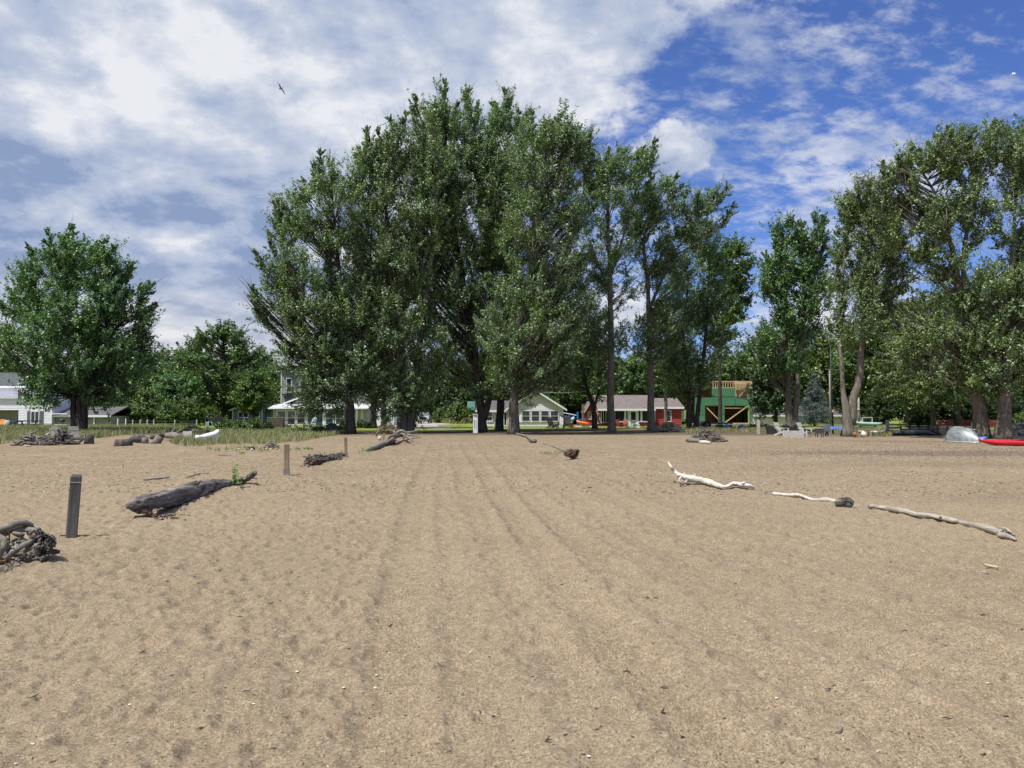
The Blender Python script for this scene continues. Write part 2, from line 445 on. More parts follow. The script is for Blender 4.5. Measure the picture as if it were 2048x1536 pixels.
def M_sand():
    m, nt, b, out = new_mat('beach_sand')
    geo = nt.new('ShaderNodeNewGeometry'); P = geo.outputs['Position']
    X, Y, Z = nt.sep(P)[0:3]
    # damp and dry mottling, coarse grains, dark mineral grains and litter
    broad = nt.noise(P, .22, 5, .6)
    c = nt.ramp(broad, [(.36, (.200, .154, .100)), (.64, (.260, .203, .134))])
    med = nt.noise(P, 2.4, 5, .65)
    c = nt.mix(nt.smooth(med, .35, .7, 0, .38), c, (.288, .226, .152))
    gr = nt.noise(P, 190, 3, .75)
    c = nt.mix(nt.smooth(gr, .50, .36, 0, .62), c, (.13, .095, .065))
    c = nt.mix(nt.smooth(gr, .54, .66, 0, .65), c, (.52, .43, .32))
    gr2 = nt.noise(P, 62, 4, .85)
    c = nt.mix(nt.smooth(gr2, .48, .37, 0, .85), c, (.085, .062, .042))
    c = nt.mix(nt.smooth(gr2, .53, .64, 0, .55), c, (.50, .42, .31))
    mot = nt.noise(P, 9, 6, .75)
    c = nt.mix(nt.smooth(mot, .50, .40, 0, .30), c, (.135, .102, .066))
    c = nt.mix(nt.smooth(mot, .55, .68, 0, .35), c, (.40, .33, .24))
    gr3 = nt.noise(P, 22, 5, .85)
    c = nt.mix(nt.smooth(gr3, .46, .34, 0, .55), c, (.14, .10, .07))
    vor = nt.new('ShaderNodeTexVoronoi'); nt.set(vor.inputs['Vector'], P); vor.inputs['Scale'].default_value = 11
    c = nt.mix(nt.smooth(vor.outputs[0], .10, .05, 0, .8), c, (.07, .05, .04))
    # cross-beach streaks of fine dark litter further up the beach
    mp = nt.new('ShaderNodeMapping'); nt.set(mp.inputs[0], P); mp.inputs['Scale'].default_value = (.35, 1.2, 1)
    st = nt.noise(mp.outputs[0], 1.5, 7, .75)
    fy = nt.smooth(Y, 12, 32)
    c = nt.mix(nt.math('MULTIPLY', nt.smooth(st, .47, .60, 0, .55), fy), c, (.175, .125, .085))
    st2 = nt.noise(mp.outputs[0], 5.5, 6, .8)
    c = nt.mix(nt.math('MULTIPLY', nt.smooth(st2, .50, .62, 0, .6), fy), c, (.13, .095, .07))
    c = nt.mix(nt.math('MULTIPLY', nt.smooth(st2, .48, .36, 0, .5), fy), c, (.46, .35, .235))
    # wrack of leaf litter at right; streak nearest the trees is painted tree shade
    def ell(cx, cy, rx, ry, w):
        q = nt.vmath('MULTIPLY', nt.vmath('SUBTRACT', P, (cx, cy, 0)), (1 / rx, 1 / ry, 0))
        l = nt.math('ADD', nt.vmath('LENGTH', q), nt.math('MULTIPLY', nt.math('SUBTRACT', st, .5), 2.2))
        return nt.smooth(l, 1.15, .55, 0, w)
    for e in ((19, 31, 10, 2.0, .72), (26.5, 45.5, 9, 1.4, .6), (30, 30, 8, 2.4, .55), (13.5, 24, 6, 1.4, .25), (10, 14.5, 3.5, 1.0, .22)):
        c = nt.mix(ell(*e), c, nt.mix(nt.smooth(gr2, .56, .6), (.115, .085, .068), (.36, .29, .22)))
    # trodden soil under the trees, with canopy shade painted into its dark tone
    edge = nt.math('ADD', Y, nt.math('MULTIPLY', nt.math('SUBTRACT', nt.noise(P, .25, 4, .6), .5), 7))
    soil_shade = nt.smooth(edge, 54, 60)
    c = nt.mix(soil_shade, c, nt.mix(nt.smooth(st, .4, .6), (.075, .058, .042), (.15, .115, .08)))
    nt.set(b.inputs['Base Color'], c)
    b.inputs['Roughness'].default_value = .95; b.inputs['Specular IOR Level'].default_value = .12
    bn = nt.new('ShaderNodeBump'); bn.inputs['Strength'].default_value = .8; bn.inputs['Distance'].default_value = .006
    nt.set(bn.inputs['Height'], nt.math('ADD', nt.noise(P, 75, 4, .75), nt.math('MULTIPLY', nt.noise(P, 30, 5, .7), 1.5)))
    nt.l.new(bn.outputs[0], b.inputs['Normal'])
    return m
def build_ground():
    r = [0.4]
    while r[-1] < 900:
        q = r[-1]
        r.append(q * (1.10 if q < 2.6 else 1.0042 if q < 22 else 1.008 if q < 45 else 1.03 if q < 90 else 1.25))
    r = np.array(r)
    ang = np.concatenate([np.arange(-180, -44, 8.0), np.arange(-42, 42.01, .092), np.arange(44, 180, 8.0)])
    a = np.radians(ang); nr, na = len(r), len(a)
    RR, AA = np.meshgrid(r, a, indexing='ij')
    x = RR * np.sin(AA); y = RR * np.cos(AA)
    z = ground_h(x.ravel(), y.ravel())
    V = np.stack([x.ravel(), y.ravel(), z], 1)
    i, j = np.meshgrid(np.arange(nr - 1), np.arange(na), indexing='ij')
    j2 = (j + 1) % na
    Fa = np.stack([(i * na + j), (i * na + j2), ((i + 1) * na + j2), ((i + 1) * na + j)], -1).reshape(-1, 4)
    V = np.vstack([V, [[0, 0, z[0]]]])
    # centre cap as degenerate-free quads: close with tiny ring
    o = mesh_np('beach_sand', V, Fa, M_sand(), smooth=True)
    tag(o, kind='structure')
build_ground()

def sheet(name, poly, z, mat, kind='structure'):
    me = bpy.data.meshes.new(name); me.from_pydata([(p[0], p[1], z) for p in poly], [], [tuple(range(len(poly)))])
    me.materials.append(mat); o = bpy.data.objects.new(name, me); COL.objects.link(o); tag(o, kind=kind); return o
def gp(px, py): 
    d = DG(py); return ((px - 1024) / F * d, d)
def M_grass(name, a, bcol, s=.6):
    m, nt, b, out = new_mat(name)
    geo = nt.new('ShaderNodeNewGeometry'); P = geo.outputs['Position']
    c = nt.ramp(nt.noise(P, s, 6, .7), [(.3, a), (.68, bcol)])
    c = nt.mix(nt.smooth(nt.noise(P, 30, 4, .8), .4, .6, 0, .5), c, tuple(k * .5 for k in a))
    nt.set(b.inputs['Base Color'], c); b.inputs['Roughness'].default_value = .9; b.inputs['Specular IOR Level'].default_value = .15
    bn = nt.new('ShaderNodeBump'); bn.inputs['Strength'].default_value = 1; bn.inputs['Distance'].default_value = .05
    nt.set(bn.inputs['Height'], nt.noise(P, 25, 4, .8)); nt.l.new(bn.outputs[0], b.inputs['Normal'])
    return m
lawn_m = M_grass('lawn_green', (.14, .18, .035), (.29, .33, .075))
rng0 = random.Random(4)
def wavy(y, x0, x1, n, amp, rev=False):
    xs = [x0 + (x1 - x0) * i / n for i in range(n + 1)]
    p = [(xx, y + rng0.uniform(-amp, amp)) for xx in xs]
    return p[::-1] if rev else p
sheet('lawn', wavy(70, -160, -11, 40, .8) + wavy(66, -9.8, -4.5, 8, .4) + wavy(74, -2.5, 160, 50, 1.0) + [(300, 300), (-300, 300)], .07, lawn_m)
sheet('driveway', [gp(790, 856), gp(826, 857), gp(872, 859.5), gp(905, 858.6), gp(918, 857.2), gp(880, 854.5), gp(872, 851.2), gp(905, 849.6), gp(880, 846.5), (-14, 160), (-24, 160), gp(790, 850)], .09,
      M('drive_gravel', (.36, .33, .30), .95, .2, 2.0, .5, 60))
# ---------------- trees ----------------
LEAF = {
 'cotton': M_leaf('cottonwood_leaves', (.044, .080, .034), (.112, .184, .082), (.29, .38, .24), .24),
 'cotton2': M_leaf('cottonwood_leaves_pale', (.052, .088, .034), (.132, .196, .082), (.30, .38, .23), .26),
 'maple': M_leaf('maple_leaves', (.040, .088, .034), (.092, .186, .070), (.22, .34, .17), .2),
 'bright': M_leaf('bright_leaves', (.035, .070, .012), (.075, .135, .025), (.18, .26, .08), .18),
 'wood': M_leaf('woodland_leaves', (.030, .062, .018), (.070, .132, .036), (.16, .24, .09), .18),
 'dark': M_leaf('dark_leaves', (.016, .034, .014), (.040, .076, .030), (.11, .17, .08), .14),
 'spruce': M_leaf('spruce_needles', (.030, .050, .048), (.075, .11, .105), (.16, .21, .20), .2, .6, .05),
 'cedar': M_leaf('cedar_leaves', (.036, .060, .018), (.088, .124, .038), (.18, .22, .08), .16),
}
BARK = {
 'grey': M_bark('grey_bark', (.21, .185, .155), (.07, .058, .05)),
 'pale': M_bark('pale_bark', (.25, .225, .185), (.09, .078, .062)),
 'dark': M_bark('dark_bark', (.10, .085, .075), (.025, .02, .02)),
}
def leaves_mesh(name, C, D, S, per, leaf, mat, parent, rs, spread=.55, sigma=.13, up=.25, droop=0.0, twigs=6, aspect=.75, plume=1.0):
    """leaf quads spread along twigs that fan out from every branch end"""
    n = len(C); K = twigs
    D = D / np.linalg.norm(D, axis=1, keepdims=True)
    td = D[:, None, :] + rs.normal(0, spread, (n, K, 3)); td[..., 2] += up
    td /= np.linalg.norm(td, axis=2, keepdims=True)
    tl = S[:, None] * rs.uniform(.8, 2.0, (n, K)) * plume
    st = C[:, None, :] - D[:, None, :] * (S[:, None, None] * .75) + rs.normal(0, .16, (n, K, 3)) * S[:, None, None]
    q = max(1, per // K)
    t = rs.uniform(0, 1, (n, K, q)) ** .8
    pos = st[:, :, None, :] + td[:, :, None, :] * (t * tl[..., None])[..., None]
    pos += rs.normal(0, 1, (n, K, q, 3)) * (sigma * S[:, None, None, None]) * (1.25 - .7 * t[..., None])
    pos[..., 2] -= droop * (t ** 2) * tl[..., None]
    pos = pos.reshape(-1, 3); N = len(pos)
    # leaves turn their faces outwards and upwards from their spray
    cen = np.repeat((C - D * S[:, None] * .5), K * q, 0)
    nn = pos - cen; nn /= np.linalg.norm(nn, axis=1, keepdims=True) + 1e-6
    nn = nn * .75 + np.array([0, 0, .45]) + rs.normal(0, .55, (N, 3)); nn /= np.linalg.norm(nn, axis=1, keepdims=True)
    a = rs.normal(0, 1, (N, 3)); a -= nn * (a * nn).sum(1, keepdims=True); a /= np.linalg.norm(a, axis=1, keepdims=True)
    b = np.cross(nn, a); b -= a * (a * b).sum(1, keepdims=True); b /= np.linalg.norm(b, axis=1, keepdims=True)
    s = leaf * rs.uniform(.6, 1.35, (N, 1)) * .5
    V = np.stack([pos - a * s, pos + b * s * aspect, pos + a * s, pos - b * s * aspect], 1).reshape(-1, 3)
    V[:, 2] = np.maximum(V[:, 2], .05)
    Fa = np.arange(N * 4).reshape(-1, 4)
    return mesh_np(name, V, Fa, mat, parent)

MULT = 1.25; LSZ = .82; PERM = 1.3
def tree(name, label, cat, base, d, trunks, crown, leaf='cotton', bark='grey', clusters=110, per=330, ls=.17, S=(.9, 1.5), lean=(.1, 0, 0),
         rise=.55, group=None, seed=1, depth=.9, plume=1.0, trunk_mats=None, droop=0.0, bare=0, flare=1.6, up=.45, spread=.5, hollow=.45, sigma=.105, base_z=None, fork=3.0, spikes=()):
    """trunks: list of polylines [(px,py,r_m),...]; crown: ellipses (px,py,rx,ry[,depth offset m]) read off at depth d"""
    rs = np.random.RandomState(seed); rng = random.Random(seed)
    b = W(base[0], base[1], d); b.z = gz(b.x, b.y) if base_z is None else base_z
    root = empty(name, b, 0, label, cat, group)
    mb = MB(); skel = []
    for tr in trunks:
        pts = []; rad = []
        for i, q in enumerate(tr):
            w = W(q[0], q[1], d) - b
            w.y += (q[3] if len(q) > 3 else 0)
            if i == 0 and q[1] >= base[1] - 3: w.z = -.15
            pts.append(w); rad.append(q[2])
        # resample smoothly
        P2 = []; R2 = []
        for i in range(len(pts) - 1):
            k = max(2, int((pts[i + 1] - pts[i]).length / .5))
            for j in range(k):
                t = j / k
                p = pts[i].lerp(pts[i + 1], t)
                p += Vector((rng.uniform(-1, 1), rng.uniform(-1, 1), 0)) * (.035 if P2 else 0)
                P2.append(p); R2.append(rad[i] * (1 - t) + rad[i + 1] * t)
        P2.append(pts[-1]); R2.append(rad[-1])
        if flare and tr[0][1] >= base[1] - 3:
            for i in range(len(P2)):
                hgt = P2[i].z
                R2[i] *= 1 + (flare - 1) * math.exp(-max(0, hgt) / .45) * .6
        mb.tube(P2, R2, 12, rough=.07, rng=rng)
        skel += list(zip(P2, R2))
    # cluster centres: shells of the crown ellipsoids
    vol = np.array([c[2] * c[3] * c[2] for c in crown], float) ** .75; vol /= vol.sum()
    C = []
    for i in range(int(clusters * (MULT if clusters > 150 else 1))):
        c = crown[rs.choice(len(crown), p=vol)]
        v = rs.normal(0, 1, 3); v /= np.linalg.norm(v)
        rr = (hollow + (1 - hollow) * rs.uniform() ** .6)
        v *= rr
        w = W(c[0] + v[0] * c[2], c[1] - v[2] * c[3], d) - b
        w.y += v[1] * PM(c[2], d) * depth + (c[4] if len(c) > 4 else 0)
        if w.z < .8: continue
        C.append(w)
    nC = len(C); cxm = sum(c[0] for c in crown) / len(crown); cym = sum(c[1] for c in crown) / len(crown)
    for (tx, ty) in spikes:
        dy = rs.uniform(-1.5, 1.5); ux, uy = cxm - tx, cym - ty; ul = math.hypot(ux, uy); ux, uy = ux / ul * .5, abs(uy) / ul * .5 + .6
        for k in range(4):
            q = 8 + k * 13; w = W(tx + ux * q + rs.normal(0, 2.2), ty + uy * q, d) - b; w.y += dy; C.append(w)
    sk = np.array([tuple(p) for p, r in skel]); sr = np.array([r for p, r in skel])
    ok = sk[:, 2] > fork; sk = sk[ok]; sr = sr[ok]
    dirs = []; lm = Vector(lean)
    for c in C:
        hd = np.hypot(sk[:, 0] - c.x, sk[:, 1] - c.y)
        cost = np.abs(sk[:, 2] - (c.z - rise * hd - .4)) + hd * .55
        k = int(np.argmin(cost)); s = Vector(sk[k]); r0 = min(sr[k] * .5, .018 + .014 * (c - s).length)
        mid = s.lerp(c, .5) + Vector((0, 0, -.10 * (c - s).length)) + Vector((rng.uniform(-1, 1), rng.uniform(-1, 1), rng.uniform(-.5, .5))) * .10 * (c - s).length
        pts = []
        for t in (0, .25, .5, .75, 1, 1.15):
            pts.append(s * ((1 - t) ** 2) + mid * (2 * t * (1 - t)) + c * (t * t))
        mb.tube(pts, [r0, r0 * .8, r0 * .62, r0 * .45, r0 * .28, r0 * .1], 5)
        dv = (c - mid).normalized() + lm + Vector((0, 0, up))
        dirs.append(tuple(dv))
        for _ in range(2):
            e = c + (Vector(dv) + Vector((rng.uniform(-.8, .8), rng.uniform(-.8, .8), rng.uniform(-.4, .6)))).normalized() * rng.uniform(.7, 1.4)
            mb.tube([pts[3], c.lerp(e, .3), e], [r0 * .3, r0 * .2, .006], 4)
    for _ in range(bare):
        c = C[rng.randrange(len(C))]
        front = c + Vector((0, -abs(rng.gauss(0, .8)) - .8, 0)); ln = rng.uniform(.8, 2.4); sx = rng.uniform(-1, 1)
        mb.tube([front, front + Vector((sx * ln * .35, -.2, -ln * .15)), front + Vector((sx * ln * .6, -.2, -ln * .55)), front + Vector((sx * ln * .62, -.2, -ln))], [.03, .022, .016, .008], 4)
    mb.build('trunk', BARK[bark], root)
    Ca = np.array([tuple(c) for c in C]); Da = np.array(dirs); Sa = rs.uniform(S[0], S[1], len(C)); Sa[nC:] = np.tile(np.linspace(.34, .75, 4), len(spikes)) * (d / 62)
    leaves_mesh('crown', Ca, Da, Sa, int(per * (PERM if clusters > 150 else 1)), ls * (LSZ if clusters > 150 else 1), LEAF[leaf], root, rs, droop=droop, up=up * .5, spread=spread, sigma=sigma, plume=plume, twigs=7)
    return root
# foreground trees, left to right
tree('maple_tree', 'rounded maple with several dark stems standing alone in dune grass beside the white two-storey house', 'tree', (160, 862), 64,
     [[(150, 862, .30), (146, 790, .20), (100, 690, .12), (70, 600, .05)], [(160, 862, .32), (160, 790, .24), (150, 660, .15), (130, 520, .05)],
      [(167, 862, .28), (172, 790, .20), (205, 680, .13), (235, 560, .05)]],
     [(150, 590, 112, 120), (150, 700, 145, 100), (60, 680, 75, 70), (235, 650, 62, 105), (140, 500, 55, 42), (215, 530, 45, 45), (40, 600, 45, 55), (150, 775, 105, 45), (215, 640, 85, 60), (230, 720, 70, 60), (100, 560, 80, 60), (260, 600, 42, 45)],
     'maple', 'dark', 270, 380, .19, (.8, 1.4), (.35, 0, 0), .5, seed=3, spikes=((65, 488), (110, 462), (160, 450), (127, 466), (188, 478), (225, 478), (245, 494), (268, 525), (292, 560), (309, 628), (300, 600), (30, 545), (8, 575)))
tree('cottonwood_tree', 'leftmost big cottonwood of the central clump, foliage hanging low over its dark trunk', 'tree', (700, 867), 61,
     [[(701, 867, .40), (700, 820, .36), (690, 700, .27), (680, 560, .17), (665, 400, .06)], [(700, 780, .22, 0), (640, 640, .14, -1), (580, 520, .05, -1.5)], [(700, 760, .2), (735, 600, .13, .5), (740, 420, .05, 1)]],
     [(640, 580, 108, 180), (665, 420, 85, 92), (600, 540, 70, 120), (640, 740, 88, 85), (710, 640, 66, 140), (700, 700, 70, 110), (655, 790, 60, 45), (560, 590, 38, 70), (650, 345, 32, 30), (590, 430, 40, 55), (700, 760, 65, 60), (600, 690, 50, 70), (545, 560, 26, 45), (535, 620, 22, 40), (600, 690, 40, 50), (640, 800, 60, 28)],
     'cotton', 'dark', 300, 360, .16, (.75, 1.35), (.05, 0, 0), .8, seed=5, spikes=((505, 575), (516, 500), (545, 394), (512, 612), (600, 345), (628, 318), (652, 306), (560, 420), (530, 455)), bare=10, group='cottonwoods of the central clump')
tree('cottonwood_tree', 'cottonwood with a thick furrowed double trunk beside the pile of driftwood', 'tree', (818, 862), 63,
     [[(806, 862, .45), (808, 800, .40), (800, 650, .28), (780, 480, .17), (760, 330, .06)], [(818, 862, .36), (824, 800, .32), (846, 640, .24), (870, 470, .15), (880, 300, .05)]],
     [(790, 460, 100, 170), (760, 330, 60, 70), (800, 640, 100, 150), (850, 380, 80, 120), (800, 760, 90, 65), (735, 310, 30, 40), (830, 290, 60, 60), (860, 700, 60, 100), (740, 440, 70, 120), (790, 800, 85, 42), (700, 560, 60, 120)],
     'cotton', 'grey', 320, 370, .16, (.75, 1.4), (.05, 0, 0), .85, seed=7, spikes=((735, 258), (783, 236), (712, 285), (835, 196), (760, 262), (810, 222)), bare=14, group='cottonwoods of the central clump')
tree('cottonwood_tree', 'slim dark trunk just left of the thick furrowed trunk under the central canopy', 'tree', (748, 853), 82,
     [[(748, 853, .32), (747, 780, .28), (735, 600, .16), (720, 480, .06)]],
     [(730, 600, 80, 130), (720, 700, 90, 80), (740, 500, 60, 70)], 'dark', 'dark', 60, 300, .24, (1.2, 2), seed=9, group='dark trunks in the shade of the central clump')
tree('cottonwood_tree', 'second slim dark trunk close to the thick furrowed trunk under the central canopy', 'tree', (767, 852), 80,
     [[(767, 852, .30), (768, 780, .26), (790, 600, .16), (800, 480, .06)]],
     [(800, 600, 80, 130), (790, 700, 80, 80), (830, 520, 60, 80)], 'dark', 'dark', 60, 300, .24, (1.2, 2), seed=10, group='dark trunks in the shade of the central clump')
tree('cottonwood_tree', 'tallest cottonwood, its dark trunk forking just above the ground beside the white louvred locker', 'tree', (965, 861), 66,
     [[(964, 861, .42), (962, 820, .38), (950, 700, .28), (915, 500, .20), (895, 330, .12), (886, 185, .03)], [(968, 840, .28), (977, 800, .27), (985, 640, .24), (975, 480, .18), (950, 330, .08), (940, 250, .03)]],
     [(900, 330, 85, 115), (884, 205, 26, 50), (886, 250, 34, 50), (937, 208, 20, 48), (905, 260, 70, 50), (1005, 235, 24, 42), (960, 400, 100, 150), (900, 560, 105, 130), (960, 700, 80, 75), (840, 240, 34, 42), (990, 300, 58, 80), (845, 430, 70, 120), (930, 480, 90, 150), (950, 330, 45, 110), (985, 420, 50, 110), (990, 760, 70, 40), (880, 300, 80, 100)],
     'cotton', 'dark', 390, 370, .165, (.75, 1.4), (.05, 0, 0), 1.0, seed=11, spikes=((884, 143), (937, 158), (865, 190), (910, 195), (955, 200)), bare=16, group='cottonwoods of the central clump')
tree('cottonwood_tree', 'black-looking cottonwood trunk in front of the grey shingled roof between two bigger trunks', 'tree', (998, 858), 72,
     [[(998, 858, .38), (1002, 800, .36), (1010, 650, .27), (1020, 470, .17), (1010, 240, .04)]],
     [(1010, 300, 55, 75), (1004, 220, 24, 40), (1030, 420, 80, 120), (1000, 620, 80, 120), (1000, 740, 70, 50), (1040, 300, 60, 80), (1045, 560, 70, 130)],
     'cotton', 'dark', 190, 340, .17, (.8, 1.4), (.05, 0, 0), .9, seed=13, spikes=((1010, 183), (985, 208), (1040, 215)), group='cottonwoods of the central clump')
tree('cottonwood_tree', 'cottonwood with a straight rough grey trunk rising in front of the white gabled cottage', 'tree', (1028, 867), 60,
     [[(1027, 867, .43), (1028, 800, .36), (1035, 680, .30), (1060, 560, .22), (1075, 420, .14), (1100, 260, .04)]],
     [(1090, 330, 78, 95), (1120, 270, 50, 45), (1090, 480, 95, 130), (1060, 650, 105, 110), (1115, 600, 75, 120), (1060, 745, 95, 42), (1160, 290, 22, 30)],
     'cotton', 'grey', 330, 360, .16, (.75, 1.35), (.15, 0, 0), .8, seed=17, spikes=((1115, 220), (1060, 213), (1155, 240), (1180, 268), (1090, 238), (1190, 300)), bare=26, group='cottonwoods of the central clump')
tree('young_tree', 'small dark tree with a forked bent trunk before the left end of the red cottage', 'tree', (1187, 855), 78,
     [[(1190, 855, .28), (1187, 815, .24), (1172, 770, .15), (1155, 690, .09), (1150, 600, .04)], [(1188, 815, .14), (1205, 760, .10), (1200, 690, .05)]],
     [(1165, 640, 55, 75), (1150, 720, 60, 55), (1190, 740, 60, 50)], 'cotton', 'dark', 90, 300, .18, (.8, 1.4), seed=19, bare=6)
tree('cottonwood_tree', 'cottonwood with a tall straight pale grey trunk before the left of the red porch', 'tree', (1223, 862), 66,
     [[(1223, 862, .33), (1221, 780, .30), (1222, 650, .24), (1219, 520, .17), (1215, 420, .12), (1225, 320, .04)], [(1220, 600, .12), (1195, 520, .08), (1175, 470, .03)], [(1220, 560, .12), (1250, 460, .08), (1280, 360, .03)]],
     [(1225, 400, 70, 80), (1265, 330, 55, 38), (1190, 350, 40, 50), (1180, 520, 35, 50), (1235, 540, 55, 70), (1200, 660, 60, 60), (1290, 300, 24, 18)],
     'cotton', 'grey', 155, 280, .16, (.7, 1.15), (.55, 0, 0), .6, seed=23, spikes=((1306, 284), (1285, 292), (1215, 296), (1240, 290), (1190, 318), (1312, 335)), bare=10)
tree('cottonwood_tree', 'cottonwood trunk right of the red porch, branches blown to the right high up', 'tree', (1302, 856), 70,
     [[(1303, 856, .36), (1301, 780, .31), (1300, 690, .25), (1296, 580, .19), (1285, 480, .12), (1320, 400, .04)], [(1298, 620, .16), (1340, 520, .11), (1400, 430, .04)]],
     [(1330, 400, 55, 50), (1310, 480, 65, 75), (1340, 560, 60, 80), (1310, 660, 75, 55), (1420, 395, 40, 26), (1400, 450, 40, 45), (1280, 420, 40, 60)],
     'cotton', 'grey', 165, 290, .165, (.7, 1.15), (.7, 0, 0), .6, seed=29, spikes=((1448, 374), (1466, 410), (1345, 352), (1366, 372), (1400, 380), (1430, 376)), bare=14)
tree('cottonwood_tree', 'thin upright trunk against the right-hand red wall of the red cottage', 'tree', (1332, 848), 84,
     [[(1332, 848, .20), (1331, 760, .17), (1335, 640, .10), (1345, 540, .04)]],
     [(1345, 600, 50, 80), (1340, 690, 55, 60)], 'cotton', 'grey', 60, 300, .2, (1, 1.6), seed=31)
tree('cottonwood_tree', 'dark forked tree standing between the red cottage and the green unfinished house', 'tree', (1386, 855), 74,
     [[(1378, 855, .26), (1378, 780, .22), (1365, 660, .15), (1380, 540, .05)], [(1391, 855, .26), (1400, 780, .20), (1412, 660, .14), (1420, 520, .05)]],
     [(1400, 560, 62, 90), (1390, 690, 62, 75), (1410, 480, 38, 50), (1370, 750, 55, 40)], 'cotton', 'dark', 150, 320, .17, (.8, 1.4), (.2, 0, 0), seed=37, bare=6)
tree('maple_tree', 'yellow-green maple crown showing behind the dark forked tree above the unfinished house', 'tree', (1440, 850), 92,
     [[(1440, 850, .25), (1440, 700, .16), (1455, 540, .05)]],
     [(1455, 540, 52, 60), (1470, 600, 42, 55), (1440, 640, 50, 50)], 'bright', 'dark', 90, 330, .24, (1.0, 1.7), (.4, 0, 0), .4, seed=41)
tree('poplar_tree', 'narrow tree with two tall stems behind the pair of white garden chairs', 'tree', (1583, 864), 68,
     [[(1580, 864, .36), (1576, 780, .25), (1576, 650, .18), (1565, 540, .08), (1550, 460, .02)], [(1587, 864, .30), (1595, 780, .24), (1600, 640, .18), (1612, 530, .10), (1630, 440, .03)]],
     [(1575, 540, 48, 65), (1552, 478, 15, 28), (1578, 462, 13, 24), (1625, 470, 27, 40), (1600, 600, 62, 75), (1540, 550, 28, 42), (1560, 690, 65, 60), (1640, 520, 25, 50)],
     'maple', 'grey', 165, 320, .18, (.6, 1.1), (.12, 0, 0), 1.1, seed=43, spikes=((1549, 448), (1576, 438), (1588, 444), (1650, 432), (1636, 434), (1610, 436), (1530, 500), (1655, 480)), bare=4)
tree('willow_tree', 'old tree with a V-shaped pale trunk beside the black lamp pole', 'tree', (1700, 872), 54,
     [[(1697, 872, .38), (1695, 830, .31), (1686, 780, .16), (1681, 700, .13), (1683, 600, .10), (1690, 480, .04)], [(1703, 850, .30), (1707, 800, .28), (1721, 745, .24), (1722, 700, .20), (1730, 600, .16), (1740, 450, .05)]],
     [(1735, 470, 62, 85), (1725, 400, 45, 45), (1690, 540, 40, 70), (1760, 560, 55, 80), (1720, 640, 62, 55), (1780, 450, 40, 60)],
     'cotton2', 'pale', 185, 320, .14, (.5, 1.0), (.1, 0, 0), .7, seed=47, spikes=((1710, 372), (1690, 400), (1760, 350), (1735, 362)), bare=16)
tree('willow_tree', 'big spreading tree whose limbs arch left above the overturned grey rowing boat', 'tree', (1962, 880), 50,
     [[(1964, 880, .50), (1958, 820, .40), (1948, 720, .34), (1925, 600, .27), (1915, 565, .22)], [(1918, 572, .20), (1870, 530, .14), (1800, 500, .06)], [(1916, 570, .20), (1905, 500, .15), (1880, 400, .10), (1830, 320, .03)],
      [(1925, 600, .18), (1930, 480, .13), (1960, 380, .05)]],
     [(1850, 330, 65, 55), (1790, 370, 50, 45), (1900, 300, 60, 45), (1830, 450, 75, 60), (1880, 520, 60, 40), (1950, 400, 50, 90), (1880, 690, 90, 80), (1960, 620, 60, 90), (1890, 420, 45, 50), (1960, 290, 45, 45)],
     'cotton2', 'grey', 260, 310, .14, (.5, 1.0), (.15, 0, 0), .5, seed=53, spikes=((1815, 288), (1860, 302), (1880, 262), (1920, 262), (1955, 248), (1990, 238), (1755, 322), (1722, 372), (1790, 310)), bare=34)
tree('willow_tree', 'dense tree with a thick furrowed trunk at the right edge behind the red kayak', 'tree', (2006, 882), 49,
     [[(2004, 882, .48), (2008, 820, .40), (2015, 700, .32), (2025, 560, .20), (2030, 400, .06)]],
     [(2010, 310, 50, 60), (2040, 420, 50, 100), (2020, 600, 85, 95), (2000, 720, 85, 80), (2060, 300, 45, 70), (2080, 560, 60, 120)],
     'cotton2', 'grey', 230, 330, .14, (.55, 1.05), (.2, 0, 0), .55, seed=59, bare=20)
# middle distance on the right
tree('dark_maple_tree', 'low dark round maple in front of the long white building', 'tree', (1552, 848), 90,
     [[(1552, 848, .22), (1552, 800, .18), (1550, 740, .08)]], [(1552, 760, 48, 55), (1545, 800, 45, 30), (1575, 700, 35, 40)], 'dark', 'dark', 90, 300, .22, (.9, 1.5), seed=61)
def spruce(px, d, h, r, label, seed):
    rs = np.random.RandomState(seed); b = W(px, 828, d); b.z = .05
    root = empty('spruce_tree', b, 0, label, 'tree')
    mb = MB(); mb.tube([(0, 0, -.1), (0, 0, h * .5), (0, 0, h)], [.16, .1, .02], 8)
    C = []; D = []; S = []
    z = .9
    while z < h * .97:
        k = 1 - z / h; n = int(5 + 12 * k)
        for i in range(n):
            a = rs.uniform(0, 2 * math.pi); rr = r * k ** .85 * rs.uniform(.8, 1.12)
            for f in (.45, .75, 1.0):
                C.append((math.cos(a) * rr * f, math.sin(a) * rr * f, z - .25 * rr * f + .1)); D.append((math.cos(a), math.sin(a), -.1)); S.append(.25 + .30 * k)
            mb.tube([(0, 0, z), (math.cos(a) * rr * .9, math.sin(a) * rr * .9, z - .25 * rr)], [.03, .008], 4)
        z += .34
    mb.build('trunk', BARK['dark'], root)
    leaves_mesh('crown', np.array(C), np.array(D), np.array(S), 80, .13, LEAF['spruce'], root, rs, .35, .3, 0, twigs=4, aspect=.35)
spruce(1629, 96, 6.6, 2.7, 'blue-grey spruce in front of the white gabled house', 67)
